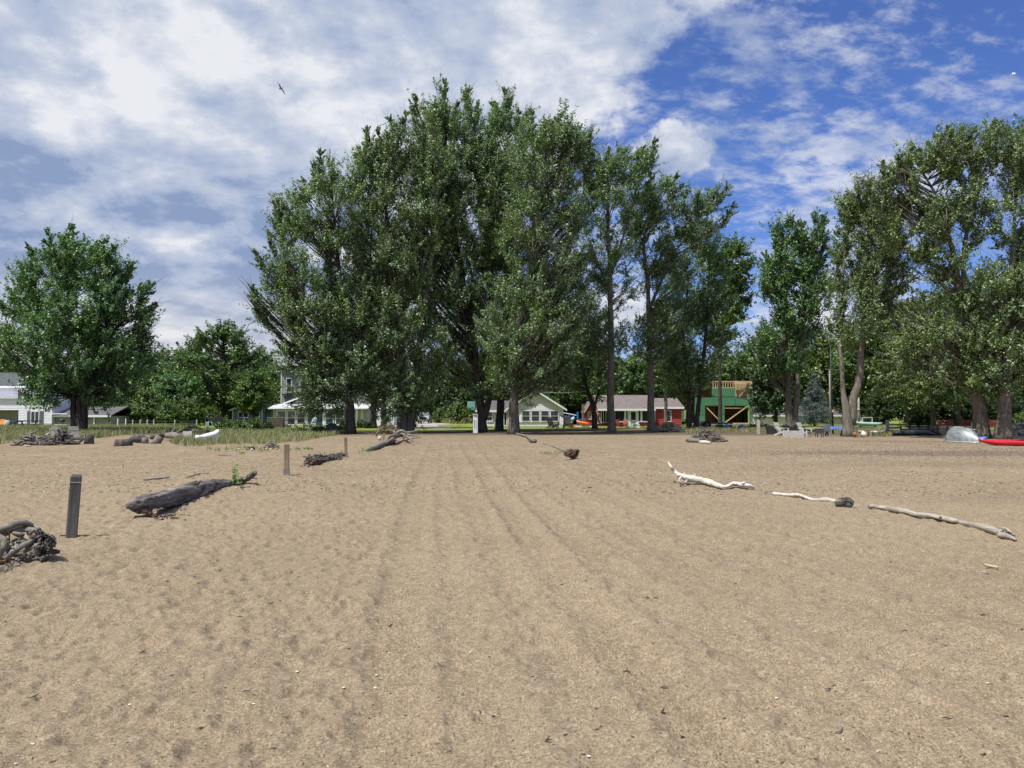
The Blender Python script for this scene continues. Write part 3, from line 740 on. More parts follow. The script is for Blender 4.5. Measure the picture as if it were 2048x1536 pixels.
for i, (px, py, d, r, lb) in enumerate(((1815, 845, 88, .16, 'thin pale trunk in the dark wood behind the overturned dark canoe'), (1867, 848, 80, .26, 'dark trunk left of the red slat fence behind the grey timber wall'), (1915, 850, 86, .34, 'dark broad trunk in front of the red slat fence'))):
    tree('cedar_tree', lb, 'tree', (px, py), d, [[(px, py, r), (px - 3, 760, r * .85), (px - 8, 620, r * .35)]],
         [(px, 700, 62, 72), (px - 20, 620, 45, 60), (px + 20, 640, 50, 60), (px, 770, 75, 34)], 'cedar', 'dark', 110, 300, .18, (.9, 1.5), (-.1, 0, 0), .2, seed=70 + i, droop=.4)
# woodland behind
wrng = random.Random(8)
def proto_tree(name, h, r, leaf, seed, n=75, per=260, ls=.34, bark='dark', low=.12, S=(1.2, 2.2)):
    rs = np.random.RandomState(seed); rng = random.Random(seed)
    root = empty(name, (0, 0, 0)); mb = MB()
    mb.tube([(0, 0, -.2), (.1, 0, h * .35), (-.1, .1, h * .6), (0, 0, h * .88)], [.024 * h, .018 * h, .012 * h, .02], 9, rough=.06, rng=rng)
    C = []; D = []
    for i in range(n):
        v = rs.normal(0, 1, 3); v /= np.linalg.norm(v); v *= .45 + .55 * rs.uniform() ** .5
        zz = h * (low + (1 - low) * .5 * (1 + v[2] * .93)); sc = 1.0 - .35 * max(0, v[2])
        c = Vector((v[0] * r * sc, v[1] * r * sc, zz)); C.append(tuple(c)); D.append((v[0], v[1], .45 + v[2] * .4))
        s = Vector((0, 0, max(.6, zz - .5 * math.hypot(c.x, c.y) - .3))); s.z = min(s.z, h * .8)
        mb.tube([s, s.lerp(c, .5) + Vector((0, 0, -.15)), c], [.09, .06, .02], 4)
    mb.build('trunk', BARK[bark], root)
    leaves_mesh('crown', np.array(C), np.array(D), rs.uniform(S[0], S[1], n), per, ls, LEAF[leaf], root, rs)
    return root
def put(pr, px, d, s, sx=1.0, label=None, group=None, first=[set()], cat='tree', rz=None):
    o = pr
    if id(pr) in first[0]: o = copy_tree(pr)
    first[0].add(id(pr))
    o.location = ((px - 1024) / F * d, d, .04); o.scale = (s * sx, s * sx, s); o.rotation_euler = (0, 0, wrng.uniform(0, 6.28) if rz is None else rz)
    tag(o, label, cat, group); return o
PA = proto_tree('woodland_tree', 14, 5.5, 'wood', 101, low=.02)
PB = proto_tree('woodland_tree', 15, 5.0, 'dark', 102, low=.0)
PC = proto_tree('woodland_tree', 13, 5.2, 'cedar', 103, low=.0)
LW = {id(PA): 'mid green broadleaf tree', id(PB): 'very dark broadleaf tree', id(PC): 'olive green tree'}
ZONES = ((60, 'behind the white two-storey house at the left edge'), (180, 'behind the dark-stemmed maple'), (270, 'behind the tan garage wing'), (370, 'rising behind the white wire fence'), (540, 'flanking the large spreading tree at the left'), (680, 'behind the tall narrow grey house'),
         (860, 'behind the parked pickup, left of the lawn'), (960, 'closing the far side of the central lawn'), (1080, 'behind the roof of the white gabled cottage'), (1180, 'behind the gap between white and red cottages'), (1300, 'behind the roof of the red cottage'), (1420, 'between the red cottage and the green house'), (1530, 'behind the unfinished green house'),
         (1650, 'behind the long low white building'), (1760, 'behind the V-shaped pale trunk'), (1880, 'in the dark wood behind the black canoe'), (1990, 'behind the red slat fence'), (2200, 'behind the stone wall at the right edge'))
# tops read off the photograph: (px, top row, depth)
spots = [(-70, 640, 135, PA), (15, 690, 150, PB), (120, 700, 140, PA), (215, 690, 130, PB), (290, 672, 128, PA), (330, 690, 140, PC), (250, 720, 118, PA), (395, 660, 126, PB), (545, 690, 135, PA), (600, 745, 150, PB),
         (650, 735, 160, PA), (700, 760, 140, PB), (790, 745, 150, PA), (845, 760, 170, PC), (880, 775, 150, PB), (920, 780, 165, PC), (985, 740, 140, PA), (1060, 735, 128, PB), (1130, 720, 122, PA), (1170, 735, 135, PB), (1235, 735, 122, PA), (1290, 700, 130, PC),
         (1345, 720, 126, PB), (1400, 730, 140, PA), (1455, 690, 132, PC), (1500, 670, 125, PA), (1545, 650, 130, PC), (1600, 660, 124, PA), (1640, 640, 128, PB), (1690, 650, 118, PC), (1730, 690, 112, PB), (1770, 600, 108, PA), (1815, 640, 104, PC), (1860, 590, 106, PB),
         (1900, 640, 102, PC), (1950, 620, 108, PB), (1985, 680, 98, PA), (2040, 610, 104, PB), (2100, 600, 100, PA), (460, 700, 135, PC), (360, 700, 150, PB), (500, 720, 140, PB), (1835, 760, 96, PB), (1930, 770, 95, PB), (2020, 780, 92, PB), (1760, 770, 98, PB),
         (870, 700, 150, PB), (905, 700, 146, PB), (835, 720, 150, PB), (945, 700, 142, PB), (1200, 680, 112, PA), (1260, 690, 108, PA), (1150, 700, 116, PB), (1310, 700, 112, PB), (1360, 690, 118, PA), (560, 760, 128, PA), (650, 770, 120, PB), (1000, 720, 112, PB), (1090, 720, 110, PA), (1480, 720, 128, PA)]
PH = {id(PA): 14, id(PB): 15, id(PC): 13}
for px, ty, d, pr in spots:
    h = W(px, ty, d).z; s = h / (PH[id(pr)] * 1.02)
    put(pr, px, d, s, wrng.uniform(.95, 1.25) * (1.25 if s < .75 else 1.0), LW[id(pr)] + ' ' + next(z for q, z in ZONES if px < q), 'woodland trees ' + next(z for q, z in ZONES if px < q))
PO = proto_tree('oak_tree', 14, 6.0, 'wood', 111, n=110, per=300, ls=.26, low=.1, S=(1.0, 1.7))
put(PO, 445, 112, W(445, 640, 112).z / 14.2, 1.1, 'large spreading dark green tree rising behind the teal cabin at the left')
PD = proto_tree('young_maple_tree', 7.5, 2.9, 'maple', 112, n=80, per=260, ls=.22, low=.0, S=(.7, 1.2))
put(PD, 352, 104, W(352, 738, 104).z / 7.5, 1.1, 'young pale green maple at the foot of the large spreading tree')
PE = proto_tree('young_maple_tree', 8, 2.6, 'bright', 113, n=70, per=260, ls=.22, low=.2, S=(.7, 1.2))
put(PE, 508, 104, W(518, 742, 104).z / 8, 1.15, 'light yellow-green tree overhanging the teal cabin')
PF = proto_tree('leafy_bush', 4.2, 2.3, 'bright', 114, n=50, per=240, ls=.2, low=.0, S=(.6, 1.0))
for px, ty, d, lb in ((292, 780, 98, 'bright green bush above the white wire fence'), (335, 805, 96, 'low bright green bush at the right end of the white wire fence'), (385, 800, 98, 'bright green bush right of the white wire fence'),
                      (255, 810, 100, 'small green bush at the left end of the white wire fence'), (420, 815, 100, 'green bush behind the fence corner'), (793, 808, 118, 'yellow-green bush between the grey-white wall and the thick tree trunk'),
                      (915, 806, 122, 'yellow-green bushes at the far side of the lawn'), (880, 818, 128, 'low yellow-green bush beside the far lawn'), (1222, 740, 118, 'yellow-green tree crown behind the red cottage roof')):
    h = W(px, ty, d).z; put(PF, px, d, h / 4.2, 1.0 if h < 5 else .8, lb, cat='bush')

def far_wood():
    rs = np.random.RandomState(77); n = 900
    x = rs.uniform(-190, 190, n); y = rs.uniform(165, 200, n); z = rs.uniform(0, 1, n) ** .8 * (8 + 2.5 * np.sin(x * .11) + 1.5 * np.sin(x * .31))
    C = np.stack([x, y, z + .5], 1); D = rs.normal(0, 1, (n, 3)); D[:, 2] = np.abs(D[:, 2])
    tag(leaves_mesh('far_woodland', C, D, rs.uniform(2.2, 3.2, n), 130, .75, LEAF['dark'], None, rs), 'distant dark wood closing the view behind the cottages', 'woodland', kind='stuff')
far_wood()
# ---------------- buildings ----------------
WHITE = M('white_paint', (.78, .79, .78), .55, .05, 2)
WHITE2 = M('white_siding', (.76, .75, .82), .6, .06, 1.5)
TRIM = M('white_trim', (.78, .79, .82), .5, .05, 2)
GREYW = M('grey_siding', (.30, .295, .27), .7, .12, 1.2)
GREYL = M('pale_grey_siding', (.50, .50, .49), .7, .1, 1.2)
TAN = M('tan_siding', (.34, .325, .28), .7, .12, 1.2)
TEAL = M('teal_siding', (.17, .27, .27), .7, .12, 1.2)
REDP = M('red_siding', (.42, .045, .05), .65, .18, 1.6)
GREEN = M('green_sheathing', (.07, .215, .11), .6, .14, .8)
SHING = M('grey_shingles', (.105, .10, .105), .9, .35, 4, .5, 15)
SHINB = M('brown_shingles', (.17, .14, .135), .9, .3, 4, .5, 15)
SHIND = M('dark_green_shingles', (.075, .09, .09), .9, .3, 3, .4, 15)
GLASS = M('window_glass', (.022, .030, .038), .06, .3, .8, spec=.9)
GLASSB = M('blue_window_glass', (.03, .07, .12), .06, .3, .8, spec=.9)
VOID = M('dark_screen', (.012, .012, .012), .7, .2)
BLACK = M('black_metal', (.018, .018, .02), .5, .2)
LUMB = M('new_lumber', (.58, .42, .24), .7, .15, 3, stretch=(1, 1, .2))
LUMD = M('lumber_inside', (.34, .20, .10), .8, .25, 3)
GREYWOOD = M('weathered_wood', (.30, .28, .25), .85, .25, 5, .4, 30, stretch=(1, 1, .3))
DGREY = M('dark_grey_shutter', (.11, .115, .12), .6, .1)
CONC = M('concrete', (.38, .36, .33), .9, .15)
class Fr:
    def __init__(s, px0, d, name, label, cat='house', rz=0):
        s.px0 = px0; s.d = d; s.k = d / F
        s.root = empty(name, ((px0 - 1024) * s.k, d, .07), rz, label, cat)
    def x(s, px): return (px - s.px0) * s.k
    def z(s, py): return EYE + (828 - py) * s.k - .07
    def box(s, mb, p0, p1, r1, r0, y0, y1):
        """columns p0..p1, rows r1 (top)..r0 (bottom)"""
        return mb.box(s.x(p0), s.x(p1), y0, y1, max(-.3, s.z(r0)), s.z(r1))
    def part(s, name, mat, *boxes, parent=None):
        mb = MB()
        for b in boxes: s.box(mb, *b)
        return mb.build(name, mat, parent or s.root)
    def win(s, p0, p1, r1, r0, y, cols=1, rows=2, glass=GLASS, frame=TRIM, fw=1.4, name='window'):
        x0, x1, z0, z1 = s.x(p0), s.x(p1), max(.05, s.z(r0)), s.z(r1); w = fw * s.k
        mb = MB(); yf = y - .09
        mb.box(x0, x0 + w, yf, y + .02, z0, z1).box(x1 - w, x1, yf, y + .02, z0, z1)
        mb.box(x0 + w, x1 - w, yf, y + .02, z1 - w, z1).box(x0 + w, x1 - w, yf - .03, y + .02, z0, z0 + w)
        for i in range(1, cols):
            c = x0 + (x1 - x0) * i / cols; mb.box(c - w * .4, c + w * .4, yf + .004, y + .018, z0 + w, z1 - w)
        for i in range(1, rows):
            c = z0 + (z1 - z0) * i / rows; mb.box(x0 + w, x1 - w, yf + .012, y + .016, c - w * .3, c + w * .3)
        f = mb.build(name, frame, s.root)
        MB().box(x0 + w, x1 - w, y - .035, y + .012, z0 + w, z1 - w).build('pane', glass, f)
        return f
    def walls(s, mat, p0, p1, r1, r0, y0, y1, step=.2, name='wall', apex=None, lip=.035):
        """box of walls with clapboards on the front; apex=(px,row) adds a gable"""
        mb = MB(); x0, x1, z0, z1 = s.x(p0), s.x(p1), max(-.2, s.z(r0)), s.z(r1)
        if apex:
            ax, az = s.x(apex[0]), s.z(apex[1])
            mb.prism([(x0, z0), (x1, z0), (x1, z1), (ax, az), (x0, z1)], y0, y1)
            if step:
                mb.siding(x0, x1, z0, z1, y0, step, lip)
                mb.siding(x0, x1, z1, az - .1, y0, step, lip, slope=lambda z: (x0 + (ax - x0) * (z - z1) / (az - z1), x1 - (x1 - ax) * (z - z1) / (az - z1)))
        else:
            mb.box(x0, x1, y0, y1, z0, z1)
            if step: mb.siding(x0, x1, z0, z1, y0, step, lip)
        return mb.build(name, mat, s.root)
    def gable_roof(s, mat, p0, p1, ap, r_eave, r_apex, y0, y1, t=.14, trim=TRIM, name='roof', over=.45, r_eave2=None):
        """ridge running away from the viewer"""
        x0, x1, ax = s.x(p0), s.x(p1), s.x(ap); ze, za = s.z(r_eave), s.z(r_apex); ze2 = s.z(r_eave2) if r_eave2 else ze
        rf = MB().prism([(x0, ze), (ax, za), (x1, ze2), (x1, ze2 + t), (ax, za + t), (x0, ze + t)], y0 - over, y1 + over).build(name, mat, s.root)
        f = .22
        MB().prism([(x0 - .02, ze - f + t), (ax, za - f + t), (x1 + .02, ze2 - f + t), (x1 + .02, ze2 + t + .01), (ax, za + t + .012), (x0 - .02, ze + t + .01)], y0 - over - .05, y0 - over - .004).build('bargeboard', trim, rf)
        return rf
    def side_roof(s, mat, p0, p1, r_eave, r_ridge, y0, y1, t=.14, name='roof', fascia=TRIM, over=.4):
        """ridge running left-right"""
        x0, x1 = s.x(p0), s.x(p1); ze, zr = s.z(r_eave), s.z(r_ridge); ym = (y0 + y1) / 2; e = over * (zr - ze) / (ym - y0)
        rf = MB().extr([(y0 - over, ze - e), (y0 - over, ze - e + t), (ym, zr + t), (y1 + over, ze - e + t), (y1 + over, ze - e), (ym, zr)], 'x', x0, x1).build(name, mat, s.root)
        MB().box(x0, x1, y0 - over - .04, y0 - over - .003, ze - e - .09, ze - e + t + .02).build('fascia', fascia, rf)
        return rf

# white two-storey house at the far left
h = Fr(105, 92, 'white_house', 'white clapboard two-storey house at the left edge of the view')
h.walls(WHITE2, 38, 105, 797, 857, 0, 8)
h.walls(WHITE2, -75, 38, 797, 820, 0, 2.4)
h.part('patio_wall', TAN, (-75, 37.9, 820.2, 857, 2.41, 2.6))
for a, b in ((8, 14.5), (15, 22), (23.5, 29.5), (31, 37.5)): h.win(a, b, 826, 853, 2.4, 1, 1, GLASSB, fw=.9, name='patio_door')
h.win(63, 80.5, 822, 847, -.03, 2, 1, GLASS)
h.part('shutter', DGREY, (56, 62.4, 822, 847, -.09, -.036)); h.part('shutter', DGREY, (81.5, 88, 822, 847, -.09, -.036))
h.walls(WHITE2, -75, 46, 768, 796.9, 3.2, 8, .2, 'upper_wall')
h.win(1, 10, 776, 796, 3.16, 1, 1); h.win(13, 35, 776, 796, 3.16, 3, 1)
h.part('shutter', DGREY, (36, 43, 777, 796, 3.08, 3.16))
h.side_roof(SHIND, -80, 50, 769, 742, 3.0, 8.4)
h.part('corner_board', TRIM, (103.6, 105.2, 797, 857, -.06, -.037)); h.part('corner_board', TRIM, (44.5, 46.2, 768, 797, 3.1, 3.16))
h.part('deck_ledge', TRIM, (-75, 105.4, 795.4, 796.9, -.3, 3.1))
g = Fr(105, 92.6, 'garage', 'low tan-sided garage wing behind the dark-stemmed maple', 'garage')
g.walls(TAN, 106, 224, 832, 857, 0, 7); g.side_roof(SHING, 104, 226, 831, 815, 0, 7)
g.part('post', TRIM, (189.5, 192, 831, 857, -.22, -.07)); g.part('porch_fascia', TRIM, (112, 142, 826.5, 828.5, -.75, -.5))
# teal cabin
h = Fr(500, 112, 'teal_cabin', 'small teal cabin with white trim under the light yellow-green tree', 'cabin')
h.walls(TEAL, 466, 525, 820, 852, 0, 8, .22, apex=(500, 808.5)); h.gable_roof(SHING, 461, 527, 500, 821.5, 807.5, 0, 8)
h.win(477, 498, 823.5, 836, -.03, 2, 1); h.win(508, 521, 824, 835, -.03, 1, 1)
h.part('corner_board', TRIM, (465, 467, 820, 852, -.07, -.036)); h.part('corner_board', TRIM, (523.5, 525.5, 820, 852, -.07, -.036))
h.part('side_wing', TEAL, (526, 540, 821, 852, 1.5, 7)); h.part('side_wing_roof', SHING, (527.4, 541, 816.5, 820.9, .9, 8))
# narrow tall house behind
h = Fr(600, 122, 'tall_narrow_house', 'tall narrow pale grey house with vertical battens rising behind the sunporch house')
mb = MB(); h.box(mb, 563, 655, 732, 852, 0, 9)
for i in range(31): h.box(mb, 563.5 + i * 3, 564.2 + i * 3, 733, 850, -.07, 0)
mb.build('wall', GREYL, h.root)
h.part('roof', TRIM, (559, 659, 727, 731.8, -.8, 10)); h.part('corner_board', TRIM, (561.6, 563.4, 732, 850, -.1, .1))
h.win(572, 584, 756, 785, -.1, 1, 2, GLASS); h.win(600, 612, 756, 785, -.1, 1, 2, GLASS)
h.part('ledge', BLACK, (566, 588, 788, 790, -.8, -.08)); mb = MB(); mb.cyl((h.x(584), -.45, h.z(748.5)), .45, .28, 12, .08); h.box(mb, 583.6, 584.4, 744.5, 745.5, -.5, -.08); mb.build('wall_lamp', BLACK, h.root)
# sunporch house
h = Fr(620, 102, 'sunporch_house', 'grey house with a glazed sunporch half hidden by the leftmost cottonwood')
h.walls(GREYW, 546, 790, 816, 857, 2.5, 12, 0, apex=(668, 769)); h.gable_roof(SHING, 537, 799, 668, 815.5, 765.5, 2.5, 12)
h.part('porch_wall', GREYW, (546, 735, 816.2, 857, 0, 2.49))
x0, x1 = h.x(540), h.x(738)
MB().extr([(-.5, h.z(817.5)), (-.5, h.z(815.8)), (2.48, h.z(807)), (2.48, h.z(809))], 'x', x0, x1).build('porch_roof', M('pale_roofing', (.50, .50, .50), .8, .1), h.root)
h.part('gutter', TRIM, (539, 739, 815.4, 818, -.62, -.505))
for a, b in ((554, 573), (574.5, 592), (594, 612)): h.win(a, b, 821, 851, -.01, 1, 2)
h.win(614, 632, 821, 853, -.01, 1, 1, GLASSB, name='sliding_door'); h.part('sliding_door', GLASSB, (633, 645.5, 822, 853, -.05, -.004))
for a, b in ((651, 668), (671, 688), (692, 708)): h.win(a, b, 824, 851, -.01, 1, 2, GLASSB)
h.part('pilaster', TRIM, (646, 650, 818, 855, -.09, -.003))
h.part('end_wall', WHITE2, (752, 789, 814, 857, -.4, 2.4)); h.part('pilaster', TRIM, (712, 716, 818, 855, -.09, -.003)); h.part('pilaster', GREYL, (722, 727, 818, 855, -.09, -.003))
h.part('patio_edge', CONC, (520, 655, 857.5, 859, -3.2, -3.0))
# white gabled cottage
h = Fr(1072, 93, 'white_cottage', 'white clapboard cottage with a front gable and four windows in a row', 'cottage')
h.walls(WHITE2, 1019, 1126, 817, 857, 0, 9, .21, apex=(1072, 784.5)); h.gable_roof(SHING, 1011, 1133, 1072, 821, 782.5, 0, 9)
for a in (1043.4, 1062.4, 1081.4, 1100.4): h.win(a, a + 16.8, 821, 843, -.036, 1, 2, fw=1.1)
h.part('window_surround', TRIM, (1038, 1118, 843.2, 844.8, -.12, -.037), (1038, 1118, 819.4, 820.8, -.1, -.037), (1038.5, 1042.8, 821, 843, -.08, -.037))
h.part('gable_vent', TRIM, (1068.5, 1074.5, 790, 796.5, -.1, -.037))
h.part('foundation_rail', GREYL, (1039, 1108, 847.6, 849, -1.3, -1.22), (1039, 1108, 851.4, 852.8, -1.3, -1.22), (1049, 1050, 847, 857, -1.22, -1.15), (1072, 1073, 847, 857, -1.22, -1.15), (1095, 1096, 847, 857, -1.22, -1.15))
h.part('corner_board', TRIM, (1124.6, 1126.4, 818, 857, -.07, -.037))
h.walls(GREYL, 952, 1018.6, 820, 857, 1.5, 8, .2, 'wing_wall'); h.side_roof(SHING, 950, 1019, 820.5, 802, 1.5, 8, name='wing_roof')
h.win(973, 985, 823, 843, 1.46, 1, 2); h.win(954, 959, 823, 842, 1.46, 1, 2); h.win(1007, 1014, 822, 856, 1.46, 1, 1, name='door')
h.part('downpipe', TRIM, (1015.6, 1017, 822, 856, 1.2, 1.3)); h.part('step', TRIM, (971, 988, 849, 851.5, .3, 1.2), (970, 989, 853.5, 857, -.3, .6))
# playhouse
h = Fr(940, 124, 'playhouse', 'small yellow-posted playhouse with a green roof at the edge of the lawn', 'playhouse')
h.side_roof(M('green_roof', (.03, .12, .10), .6), 934, 950, 815.5, 804, 0, 2.4, fascia=M('teal_fascia', (.08, .3, .25), .6)); h.part('post', M('yellow_paint', (.55, .42, .12), .6), (937.5, 939.5, 815, 848, 0, .15)); h.part('post', M('yellow_paint', (.55, .42, .12)), (947, 949, 815, 848, 0, .15))
h.part('wall', M('brown_board', (.20, .14, .10), .8), (937.6, 949, 826, 848, .3, 2.2)); h.part('rail', M('yellow_paint', (.55, .42, .12)), (939.6, 946.9, 824, 826, .05, .12))
# locker
h = Fr(951, 62.6, 'louvred_locker', 'tall narrow white locker with slots beside the forked dark trunk', 'locker')
mb = MB(); h.box(mb, 946.3, 955.3, 829, 866, 0, .4); h.box(mb, 945.8, 955.8, 828, 829.1, -.03, .43); mb.build('cabinet', WHITE, h.root)
h.part('slot', DGREY, (948.6, 949.3, 840, 857, -.02, -.002)); h.part('slot', DGREY, (951.8, 952.5, 840, 857, -.02, -.002)); h.part('latch', BLACK, (948, 953, 831.3, 832.4, -.03, -.002))
# red cottage
h = Fr(1260, 96, 'red_cottage', 'red clapboard cottage with a white-framed screened porch', 'cottage')
h.walls(REDP, 1172.6, 1190, 822, 856, 0, 4, .23, apex=(1181, 806)); h.gable_roof(SHINB, 1168, 1193.5, 1181, 826, 804, 0, 4, trim=M('aged_trim', (.45, .43, .38), .7))
h.win(1175.5, 1182.5, 823, 839, -.036, 2, 1, VOID, fw=1.0)
h.part('chimney', M('brown_brick', (.20, .13, .10), .9), (1165.5, 1169.5, 808, 856, 1, 1.5))
h.walls(REDP, 1190.1, 1364, 815, 856, .3, 8, .23)
h.win(1195.5, 1200.5, 826, 847, .26, 1, 1, fw=.8); h.win(1202, 1217, 820.5, 846, .2, 3, 1, VOID, fw=1.3, name='bay_window')
h.part('trim_panel', TRIM, (1217.3, 1231, 820.5, 845.6, .1, .262))
h.part('porch_front', TRIM, (1231, 1297, 819.6, 822, -1.3, -1.2), (1245.5, 1249.2, 822, 842, -1.3, -1.2), (1252.2, 1256.6, 822, 856, -1.3, -1.2), (1270, 1273.6, 822, 856, -1.3, -1.2), (1277.4, 1281, 822, 842, -1.3, -1.2), (1294, 1297, 822, 842, -1.3, -1.2))
h.part('porch_sill', M('mint_trim', (.55, .68, .66), .5), (1231, 1252.1, 842.1, 844, -1.42, -1.2), (1273.7, 1297, 842.1, 844, -1.42, -1.2))
mb = MB(); mb.siding(h.x(1231), h.x(1252.1), 0, h.z(844.2), -1.2, .23); mb.siding(h.x(1273.7), h.x(1297), 0, h.z(844.2), -1.2, .23); h.box(mb, 1231, 1252.1, 844.2, 856, -1.2, -1.1); h.box(mb, 1273.7, 1297, 844.2, 856, -1.2, -1.1); mb.build('porch_base', REDP, h.root)
h.part('screen', VOID, (1231, 1245.4, 822.1, 842, -1.18, -1.12), (1249.3, 1252.1, 822.1, 842, -1.18, -1.12), (1273.7, 1277.3, 822.1, 842, -1.18, -1.12), (1281.1, 1293.9, 822.1, 842, -1.18, -1.12))
dr = h.part('door', TRIM, (1256.7, 1258.6, 822.1, 855, -1.27, -1.2), (1268, 1269.9, 822.1, 855, -1.27, -1.2), (1258.7, 1267.9, 822.1, 823.6, -1.27, -1.2), (1258.7, 1267.9, 840, 842.4, -1.27, -1.2), (1258.7, 1267.9, 852.5, 855, -1.27, -1.2))
h.part('upper_screen', VOID, (1258.7, 1267.9, 823.7, 839.9, -1.22, -1.2), parent=dr); h.part('lower_grille', M('lilac_grille', (.50, .48, .60), .7), (1258.7, 1267.9, 842.5, 852.4, -1.22, -1.2), parent=dr)
h.side_roof(SHINB, 1192, 1306, 818, 791, -1.3, 8.5); h.side_roof(SHINB, 1306.2, 1368, 814.5, 797, .3, 8, name='lower_roof')
h.win(1332, 1343, 821, 843.5, .26, 1, 2, GLASS, fw=1.2); h.win(1306, 1311, 821, 843.5, .26, 1, 2, GLASS)
# unfinished green house
h = Fr(1450, 106, 'unfinished_house', 'unfinished two-storey house sheathed in green panels with bare timber framing')
D = 9
h.part('sheathing', GREEN, (1424, 1470.6, 776.4, 811, 0, .08), (1470.6, 1505, 796.4, 811, 0, .08), (1499.6, 1505, 776.4, 796.3, 0, .08), (1504.6, 1505.4, 776, 850, .081, D),
       (1443.6, 1449, 811.1, 848, 0, .08), (1498, 1505, 811.1, 848, 0, .08), (1389, 1410, 811.1, 848, 0, .08), (1361, 1372, 822, 843, .5, .58), (1390, 1424, 795, 811, 0, .08))
h.part('panel_joint', BLACK, (1424, 1505, 793, 793.9, -.012, -.002), (1470.2, 1471, 794, 811, -.013, -.002), (1389, 1410, 829, 829.8, -.012, -.002), (1443.6, 1449, 828, 828.7, -.012, -.002))
h.part('frame_band', LUMB, (1469, 1504.6, 762, 769, 0, .1), (1415, 1469, 762, 763.6, 0, .1), (1425, 1469, 774.8, 776.3, 0, .1), *[(a, a + 1.2, 763.7, 774.7, 0, .1) for a in range(1426, 1468, 5)], (1499.7, 1504.6, 769.1, 776.3, 0, .1), (1424, 1504, 762, 763, D - .2, D - .1))
h.part('stair_bay', LUMB, *[(a, a + 1.9, 769.1, 796.2, .5, .62) for a in np.arange(1472, 1499, 2.9)], (1470.8, 1472, 769.1, 796.3, 0, .1))
h.part('back_wall', LUMD, (1389, 1504.5, 797, 850, D - .3, D)); h.part('upper_back_wall', LUMD, (1424.5, 1504.5, 776, 796.9, D - .3, D)); h.part('partition_studs', LUMD, *[(a, a + 1.4, 812, 847, 3.6, 3.75) for a in range(1452, 1498, 5)], *[(a, a + 1.4, 812, 847, 3.6, 3.75) for a in range(1411, 1443, 5)])
h.part('floor_deck', LUMD, (1410, 1504.5, 810, 812, .09, D - .31)); h.part('floor_deck', LUMD, (1424, 1504.5, 764, 765, 2, D - .31))
h.part('stud', LUMB, (1441, 1443.3, 811.5, 845, -.05, .08)); h.part('stud', LUMB, (1395, 1397.5, 813, 843, -.06, -.004)); h.part('stud', LUMB, (1370, 1372.5, 821, 838, .4, .49)); h.part('stud', LUMB, (1496, 1497.9, 811.5, 847, -.02, .08))
h.part('header', LUMB, (1449.1, 1498, 815.6, 817, -.03, .04)); h.part('sill_plate', LUMB, (1389, 1505, 845.6, 847.4, -.06, -.004))
for a, b in (((1413, 815.5), (1442, 845)), ((1449, 845), (1495, 812))):
    MB().bar((h.x(a[0]), -.14, h.z(a[1])), (h.x(b[0]), -.14, h.z(b[1])), .14, .1, (0, -1, 0)).build('brace', LUMB, h.root)
MB().bar((h.x(1480), .35, h.z(795)), (h.x(1496), .35, h.z(772)), .2, .3, (0, -1, 0)).build('stair_stringer', LUMD, h.root)
h.part('foundation', CONC, (1388, 1506, 847.5, 853, -.1, D))
lad = MB()
for o in (0, .45): lad.bar((h.x(1505.5) + o, -.5, h.z(822)), (h.x(1511) + o, -1.6, .1), .06, .06)
for t in range(8):
    q = t / 8; lad.bar((h.x(1505.5 + 5.5 * q), -.5 - 1.1 * q, h.z(822) * (1 - q) + .1 * q), (h.x(1505.5 + 5.5 * q) + .45, -.5 - 1.1 * q, h.z(822) * (1 - q) + .1 * q), .04, .04)
tag(lad.build('ladder', BLACK, None, h.root.location), 'dark ladder leaning on the right corner of the unfinished green house', 'ladder')
# white long building, gabled house behind the spruce
h = Fr(1600, 112, 'long_white_building', 'long low white clapboard building behind the narrow two-stemmed tree', 'building')
h.walls(WHITE2, 1506, 1686, 831, 853, 0, 7, .26); h.side_roof(SHING, 1504, 1688, 830, 814, 0, 7)
h.win(1607, 1614, 836, 841, -.036, 1, 1)
h = Fr(1661, 121, 'gabled_white_house', 'white gabled house showing between the blue spruce and the V-shaped trunk')
h.walls(WHITE2, 1646, 1675, 806, 853, 0, 8, .24, apex=(1661, 798)); h.gable_roof(SHING, 1644, 1678, 1661, 805.5, 796, 0, 8); h.win(1651, 1656, 820, 827, -.036, 1, 1)
h = Fr(1712, 104, 'red_shed', 'little red-brown shed glimpsed right of the V-shaped trunk', 'shed')
h.walls(M('red_brown_board', (.25, .06, .03), .8), 1702, 1716, 836, 852, 0, 2, 0); h.side_roof(SHIND, 1699, 1722, 836, 815, 0, 2.2)
# small white gazebo-like garden house left of thick trunk
# ---------------- fences and walls ----------------
h = Fr(290, 90, 'wire_fence', 'white posts joined by thin wires along the back of the dune grass', 'fence')
for i, a in enumerate((236, 252, 266, 281, 295, 308, 350, 394)): h.part('post', TRIM if i < 2 else GREYL, (a - .8, a + .8, 837 if i < 2 else 839, 856, 0, .1))
for r_ in (842, 847): h.part('wire', GREYWOOD, (236, 394, r_, r_ + .3, .02, .04))
h = Fr(1930, 92, 'red_slat_fence', 'dark red fence of horizontal slats behind the trees at the right', 'fence')
h.part('slat_panel', M('red_slats', (.30, .055, .045), .75, .3, 2), *[(1870, 2010, 840 + i * 2.5, 841.7 + i * 2.5, 0, .04) for i in range(6)])
for a in (1871, 1898, 1925, 1952, 1980, 2008): h.part('post', M('red_slats', (.30, .055, .045)), (a - 1, a + 1, 838.5, 856, .041, .15))
h = Fr(1860, 60, 'timber_wall', 'low weathered grey timber wall with dark posts behind the overturned dark canoe', 'wall')
TIMB = M('dark_weathered_timber', (.13, .125, .125), .9, .3, 2.5, .4, 20, stretch=(.2, 1, 2))
